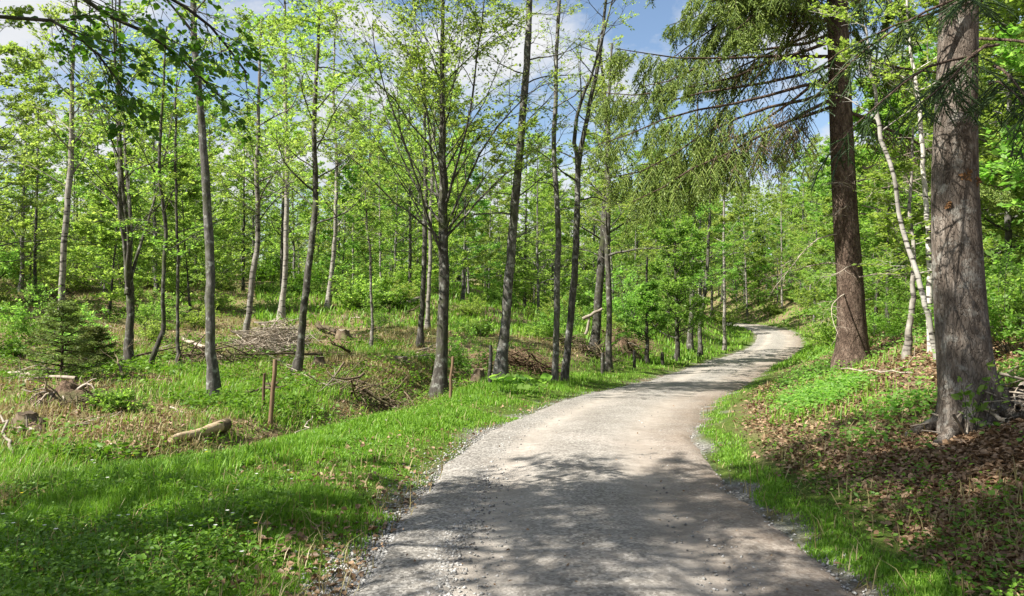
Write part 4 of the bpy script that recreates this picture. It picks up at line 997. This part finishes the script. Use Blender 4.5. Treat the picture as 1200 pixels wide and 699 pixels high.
# pale log lying in the verge, shade painted into its sawn end as dark colour
rg = np.random.default_rng(920)
def gpt(px, py, dz=0):
    h = hit(px, py); h[2] += dz; return h
a_, b_ = gpt(201, 521, .05), gpt(262, 509, .12)
t = thing('fallen_log', 'pale barkless log with shade painted on its broken end, lying in the verge grass', 'log', a_)
mb = MB(); stick(mb, rg, (0, 0, 0), b_ - a_, .045, .085, 9, .012, 12); link('log_body', mb.mesh('log_body', M['cutwood'], True), t)
mb = MB(); dirn = norm(b_ - a_); stick(mb, rg, (b_ - a_) * .93 + UP * .004, (b_ - a_) + dirn * .07, .092, .094, 4, .012, 12); link('shaded_broken_end', mb.mesh('shaded_broken_end', M['stumpwood']), t)
def lying(name, label, pa, pb, r, mat='deadwood', cat='branch', za=.04, zb=.1, twigs=0, seed=1, wob=.03):
    rg = np.random.default_rng(seed); a_, b_ = gpt(*pa, za), gpt(*pb, zb); mb = MB(); stick(mb, rg, (0, 0, 0), b_ - a_, r, r * .6, 9, wob, 7)
    for k in range(twigs):
        p = (b_ - a_) * rg.uniform(.3, 1); stick(mb, rg, p, p + rg.normal(0, .22, 3) + UP * .15, r * .4, r * .15, 5, .02, 5)
    tag(link(name, mb.mesh(name, M[mat], True), None, a_), label, cat)
lying('fallen_stick', 'thin pale stick lying slantwise in the verge grass', (340, 522), (367, 504), .012, zb=.22, seed=3)
lying('fallen_branch', 'thin white dead branch lying at the foot of the reddish spruce', (985, 441), (1068, 452), .014, za=.12, zb=.16, twigs=3, seed=4, wob=.012)
lying('fallen_branch', 'grey branch lying across the brown ground at the far left', (8, 442), (52, 446), .035, za=.1, zb=.12, twigs=3, seed=5)
lying('fallen_branch', 'pale branch propped in the grass at the left picture edge', (14, 545), (2, 515), .02, zb=.3, seed=6)
lying('fallen_log', 'pale fallen trunk on the slope behind the middle of the clearing', (470, 362), (502, 352), .12, za=.2, zb=.25, cat='log', seed=7)
lying('fallen_log', 'dark fallen trunk on the slope right of the twig heap', (372, 384), (408, 398), .09, mat='stumpwood', za=.1, zb=.1, cat='log', twigs=3, seed=8)
lying('fallen_log', 'thin grey fallen trunk low behind the bow footed tree', (215, 400), (262, 424), .06, za=.1, zb=.1, cat='log', twigs=2, seed=9)
DW = []
for v in range(4):
    rg = np.random.default_rng(970 + v); mb = MB(); L = (1.0, 1.6, .8, 2.2)[v]
    P = branches(rg, np.array([[-L / 2, 0, .06]]), np.array([[1., 0, .04]]), np.array([L]), 8, .09, -.01); tubes(mb, P, rad_taper(np.array([(.018, .03, .014, .04)[v]]), 8), 6)
    C, Lc, _, _ = children(rg, P, 4, .3, 1, .7, np.array([L * .5]), 5, .12, 0, .7, .1); tubes(mb, C, rad_taper(np.full(4, .010), 5), 4)
    D, _, _, _ = children(rg, C, 2, .3, 1, .7, Lc * .5, 3, .12, 0, .7, 0); tubes(mb, D, rad_taper(np.full(len(D), .006), 3), 3)
    DW.append(mb.mesh('fallen_branch', M['deadwood' if v < 3 else 'stumpwood'], True))
rg = np.random.default_rng(975); n = 0
for _ in range(3000):
    if n >= 46: break
    Y = 11 + 24 * rg.random(); px = rg.uniform(-10, 720); x = (px - CX) / FPX * Y; d_ = float(gd(x, Y))
    if d_ > -4.4: continue
    o = link('fallen_branch', DW[rg.integers(4)], None, (x, Y, float(gz(x, Y)))); o.rotation_euler = (0, rg.normal(0, .08), rg.random() * 6.28); s_ = rg.uniform(.8, 1.3); o.scale = (s_, s_, s_)
    tag(o, 'dead branch lying loose on the clearing floor', 'branch', 'dead branches strewn over the clearing'); n += 1
# broken white limb leaning on the mossy trunk
h = at(696, 29.2); rg = np.random.default_rng(930); mb = MB()
stick(mb, rg, wpx(683, 374, 29.2, h), wpx(706, 362, 29.2, h), .07, .05, 6, .02); stick(mb, rg, wpx(690, 371, 29.2, h), wpx(686, 392, 29.2, h), .04, .06, 5, .02)
tag(link('broken_limb', mb.mesh('broken_limb', M['deadwood'], True), None, h), 'broken white limb sticking out from the mossy dark trunk', 'branch')

def heap(name, label, px, py, rx, ry, hz, n, seed, r=(.008, .022), L=(.6, 1.7), mat='deadwood', cat='brush pile'):
    rg = np.random.default_rng(seed); c = hit(px, py); mb = MB()
    ang = rg.random(n) * 6.28; rad = np.sqrt(rg.random(n)); x = np.cos(ang) * rad * rx; y = np.sin(ang) * rad * ry
    zt = hz * (1 - rad ** 1.6) * rg.random(n) ** .6 * (.35 + .9 * vnoise(x * 2.2 / rx + 9, y * 2.2 / ry + 3, seed))
    gzv = gz(c[0] + x, c[1] + y) - c[2]; L_ = rg.uniform(*L, n); az = rg.normal(.15, 1.1, n); el = rg.normal(0, .3, n)
    d = np.stack([np.cos(az) * np.cos(el), np.sin(az) * np.cos(el), np.sin(el)], -1); st = np.stack([x, y, gzv + zt + .03], -1) - d * L_[:, None] * .5
    P = branches(rg, st, d, L_, 5, .16, 0); gg = gz(c[0] + P[:, :, 0], c[1] + P[:, :, 1]) - c[2]; P[:, :, 2] = np.maximum(P[:, :, 2], gg + .01)
    tubes(mb, P, rad_taper(r[0] + (r[1] * 1.6 - r[0]) * rg.random(n) ** 3, 5), 5)
    tag(link(name, mb.mesh(name, M[mat], True), None, c), label, cat)
heap('brush_pile', 'big heap of cut grey twigs between the leaning trunks', 321, 411, .95, 1.2, 1.15, 620, 940, r=(.007, .016), L=(.5, 1.3))
heap('brush_pile', 'low heap of dead branches on the slope at the far left', 35, 358, 1.9, 1.2, .7, 160, 941, mat='stumpwood')
heap('brush_pile', 'reddish heap of dry twigs right of the tall bare trunk', 615, 432, 1.0, .8, .6, 200, 942, mat='stake')
heap('brush_pile', 'scattered dead twigs beside the root mound at the left', 105, 474, .8, .6, .22, 90, 943, r=(.005, .012), L=(.3, .9), mat='stumpwood')
heap('brush_pile', 'brown brush left of the pale trunk by the twig heap', 262, 425, .9, .8, .35, 130, 944, mat='stumpwood')
heap('brush_pile', 'dark brush lying in the ditch behind the verge', 435, 472, 1.0, .5, .22, 120, 945, mat='stumpwood')
heap('brush_pile', 'broken dead sticks at the foot of the near spruce', 1172, 492, .45, .35, .5, 40, 946, L=(.3, .9))
heap('brush_pile', 'dark brush between the mossy trunk and the slim pair', 690, 415, 1.2, .9, .6, 150, 947, mat='stumpwood')
heap('brush_pile', 'brown dead brush left of the bushy young tree', 735, 405, 1.3, .9, .55, 150, 948, mat='stake')

def stump(label, px, py, r, h, seed):
    rg = np.random.default_rng(seed); c = hit(px, py); t = thing('tree_stump', label, 'stump', c); mb = MB()
    th = np.linspace(0, 2 * np.pi, 14, endpoint=False); rows = []
    for k, (zz, f) in enumerate(((-.15, 1.7), (.02, 1.45), (.12, 1.15), (.6 * h, 1.0), (h, .95))):
        lob = 1 + (.16 * np.sin(th * 4 + seed) + rg.normal(0, .05, 14)) * (1 if k < 3 else .5)
        rows.append(np.stack([np.cos(th) * r * f * lob, np.sin(th) * r * f * lob, np.full(14, zz) + (rg.normal(0, .02, 14) if k == 4 else 0)], -1))
    V = np.concatenate(rows); q = [(k * 14 + j, k * 14 + (j + 1) % 14, (k + 1) * 14 + (j + 1) % 14, (k + 1) * 14 + j) for k in range(4) for j in range(14)]
    mb.add(V, q); link('stump_bark', mb.mesh('stump_bark', M['stumpwood'], True), t)
    m2 = MB(); m2.add(np.vstack([rows[4] * np.array([.97, .97, 1]) + UP * .004, [[0, 0, h + .012]]]), None, [(j, (j + 1) % 14, 14) for j in range(14)]); link('cut_face', m2.mesh('cut_face', M['stumpwood'] if seed in (1, 4, 5, 7) else M['deadwood']), t)
stump('dark low stump beside the dark post near the tall bare trunk', 561, 446, .13, .28, 1)
stump('pale topped stump in the sunny clearing left of the vase shaped tree', 470, 428, .16, .2, 2)
stump('small dark stump right of the dark leaning trunk', 374, 430, .13, .22, 3)
stump('dark stump at the far left above the brown bank', 14, 418, .2, .3, 4)
stump('rotten stump in the ditch by the stakes', 318, 462, .15, .22, 5)
stump('stump among weeds right of the twig heap', 402, 398, .2, .3, 6)
stump('small stump on the brown ground at the left picture edge', 33, 500, .14, .18, 7)

def mound(name, label, px, py, rx, ry, hz, seed, roots=14):
    rg = np.random.default_rng(seed); c = hit(px, py); t = thing(name, label, 'root plate', c); mb = MB(); nu, nv = 48, 22
    u, v = np.meshgrid(np.linspace(0, 2 * np.pi, nu, endpoint=False), np.linspace(0, 1, nv), indexing='ij'); rr = 1 + .5 * fbm(np.cos(u) * 2 + 5, np.sin(u) * 2 + v * 2, seed, 3)
    X = np.cos(u) * v * rx * rr; Yv = np.sin(u) * v * ry * rr; Z = hz * (1 - v ** 2) * (1 + 2.4 * fbm(X * 5, Yv * 5, seed + 1, 4)) + gz(c[0] + X, c[1] + Yv) - c[2] - .1 * v
    V = np.stack([X, Yv, Z], -1).reshape(-1, 3); q = [(i * nv + j, ((i + 1) % nu) * nv + j, ((i + 1) % nu) * nv + j + 1, i * nv + j + 1) for i in range(nu) for j in range(nv - 1)]
    mb.add(V, q); link('earth', mb.mesh('earth', M['soil'], True), t); m2 = MB(); a = rg.random(roots) * 6.28
    st = np.stack([np.cos(a) * rx * .3, np.sin(a) * ry * .3, np.full(roots, hz * .7)], -1); P = branches(rg, st, np.stack([np.cos(a), np.sin(a), rg.uniform(-.3, .8, roots)], -1), rg.uniform(.4, .9, roots) * rx, 6, .22, -.1)
    for k in range(roots):
        m2 = MB(); tubes(m2, P[k:k + 1], rad_taper(rg.uniform(.015, .035, 1), 6), 5); link('root', m2.mesh('root', M['deadwood'], True), t)
mound('root_mound', 'brown upturned root mound with pale roots at the left', 78, 470, .7, .5, .22, 61)
mound('root_mound', 'smaller dark earth mound on the brown ground by the verge at far left', 40, 508, .35, .3, .1, 62, 6)
mound('root_mound', 'earth mound with dead roots under the mossy trunk', 728, 412, .9, .6, .5, 63)

# broad leaved plant at the verge
rg = np.random.default_rng(960); c = hit(592, 462); t = thing('butterbur_plant', 'clump of very large round leaves at the verge by the tall bare trunk', 'plant', c)
for k in range(22):
    mb = MB(); a = rg.random() * 6.28; r = rg.uniform(.05, .75); p = np.array([math.cos(a) * r * 1.3, math.sin(a) * r * .7, rg.uniform(.15, .36)])
    nn = norm(UP + rg.normal(0, .3, 3)); s_ = rg.uniform(.1, .17)
    ax = norm(np.cross(nn, np.array([1., .2, 0]))); bx = np.cross(nn, ax); th = np.linspace(.25, 6.03, 13); rim = p + s_ * (np.cos(th)[:, None] * ax + np.sin(th)[:, None] * bx) + nn * (.03 + .02 * np.sin(th * 3))[:, None]
    mb.add(np.vstack([rim, p[None]]), None, [(j, j + 1, 13) for j in range(12)])
    stick(mb, rg, (p[0] * .6, p[1] * .6, -.03), p, .006, .005, 4, .004, 4)
    link('leaf', mb.mesh('leaf', M['leaf_bright'], True), t)
# sprig growing at the foot of the near spruce
rg = np.random.default_rng(961); Yb = YS1 - .42; c = at(1149, Yb); t = thing('seedling', 'fresh green sprig growing up the foot of the near spruce trunk', 'plant', c); mb, m2 = MB(), MB(); n = 7
st = np.stack([rg.normal(0, .08, n), rg.normal(0, .03, n), np.zeros(n)], -1); B = branches(rg, st, np.stack([rg.normal(0, .25, n), rg.normal(-.1, .1, n), np.ones(n)], -1), rg.uniform(.35, .75, n), 6, .12, .05); tubes(m2, B, rad_taper(np.full(n, .005), 6), 4)
leaf_on(rg, mb, B, 12, .06, .65, .5, True, u0=.3); link('stems', m2.mesh('stems', M['bark_dark'], True), t); link('leaves', mb.mesh('leaves', M['leaf_bright']), t)
for p in PB + PS + PR + SH:
    if p.name not in used:
        for ch in list(p.children): bpy.data.objects.remove(ch)
        bpy.data.objects.remove(p)
# EDIT-END-OBJECTS

# ------------------------------------------------------------------ sky, sun, camera
SUN_EL, SUN_AZ_FROM = 47.0, (-.90, -.44)
w = bpy.data.worlds.new('World'); SC.world = w; w.use_nodes = True; nt = w.node_tree; nd = nt.nodes; ln = nt.links; nd.clear()
sky = nd.new('ShaderNodeTexSky'); sky.sky_type = 'NISHITA'; sky.sun_disc = False; sky.sun_elevation = R(SUN_EL)
azm = math.atan2(SUN_AZ_FROM[0], SUN_AZ_FROM[1]); sky.sun_rotation = azm; sky.air_density = 1.0; sky.dust_density = .7; sky.ozone_density = 1.3
bg = nd.new('ShaderNodeBackground'); bg.inputs[1].default_value = .063; ln.new(sky.outputs[0], bg.inputs[0])
tc = nd.new('ShaderNodeTexCoord'); mp = nd.new('ShaderNodeMapping'); mp.inputs['Scale'].default_value = (1, 1, 1.9); mp.inputs['Location'].default_value = (.35, .2, .1); ln.new(tc.outputs['Generated'], mp.inputs[0])
nz = nd.new('ShaderNodeTexNoise'); nz.inputs['Scale'].default_value = 3.4; nz.inputs['Detail'].default_value = 9; nz.inputs['Roughness'].default_value = .58; ln.new(mp.outputs[0], nz.inputs['Vector'])
cr = ramp(nd, [(.45, (0, 0, 0)), (.56, (.97, .97, .97))]); ln.new(nz.outputs[0], cr.inputs[0])
nz2 = nd.new('ShaderNodeTexNoise'); nz2.inputs['Scale'].default_value = 9; nz2.inputs['Detail'].default_value = 5; ln.new(mp.outputs[0], nz2.inputs['Vector'])
cc = ramp(nd, [(.3, (.80, .83, .88)), (.6, (.98, .98, .98))]); ln.new(nz2.outputs[0], cc.inputs[0])
bg2 = nd.new('ShaderNodeBackground'); bg2.inputs[1].default_value = .35; ln.new(cc.outputs[0], bg2.inputs[0])
mx = nd.new('ShaderNodeMixShader'); ln.new(cr.outputs[0], mx.inputs[0]); ln.new(bg.outputs[0], mx.inputs[1]); ln.new(bg2.outputs[0], mx.inputs[2])
wo = nd.new('ShaderNodeOutputWorld'); ln.new(mx.outputs[0], wo.inputs[0])

from mathutils import Vector
sl = bpy.data.lights.new('sun', 'SUN'); sl.energy = 5.0; sl.angle = R(.45); sl.color = (1, .95, .86)
so = bpy.data.objects.new('sun', sl); COL.objects.link(so)
hd = np.array(SUN_AZ_FROM) / np.linalg.norm(SUN_AZ_FROM); sd = Vector((-hd[0] * math.cos(R(SUN_EL)), -hd[1] * math.cos(R(SUN_EL)), -math.sin(R(SUN_EL))))
so.rotation_euler = sd.to_track_quat('-Z', 'Y').to_euler()

cam = bpy.data.cameras.new('camera'); cam.lens = 28; cam.sensor_width = 36; cam.clip_end = 3000; cam.clip_start = .05
co = bpy.data.objects.new('camera', cam); COL.objects.link(co); co.location = (0, 0, EYE)
co.rotation_euler = (math.pi / 2 + math.atan((HY - 349.5) / FPX), 0, 0); SC.camera = co

SC.view_settings.view_transform = 'Standard'; SC.view_settings.look = 'None'; SC.view_settings.exposure = 1.48; SC.view_settings.gamma = 1
cy = SC.cycles
cy.max_bounces = 9; cy.diffuse_bounces = 6; cy.glossy_bounces = 2; cy.transmission_bounces = 6; cy.transparent_max_bounces = 4
cy.caustics_reflective = False; cy.caustics_refractive = False; cy.use_denoising = True
try: cy.denoiser = 'OPENIMAGEDENOISE'
except Exception: pass
print('OBJECTS', len(SC.objects), 'unique faces', sum(len(m.polygons) for m in bpy.data.meshes))
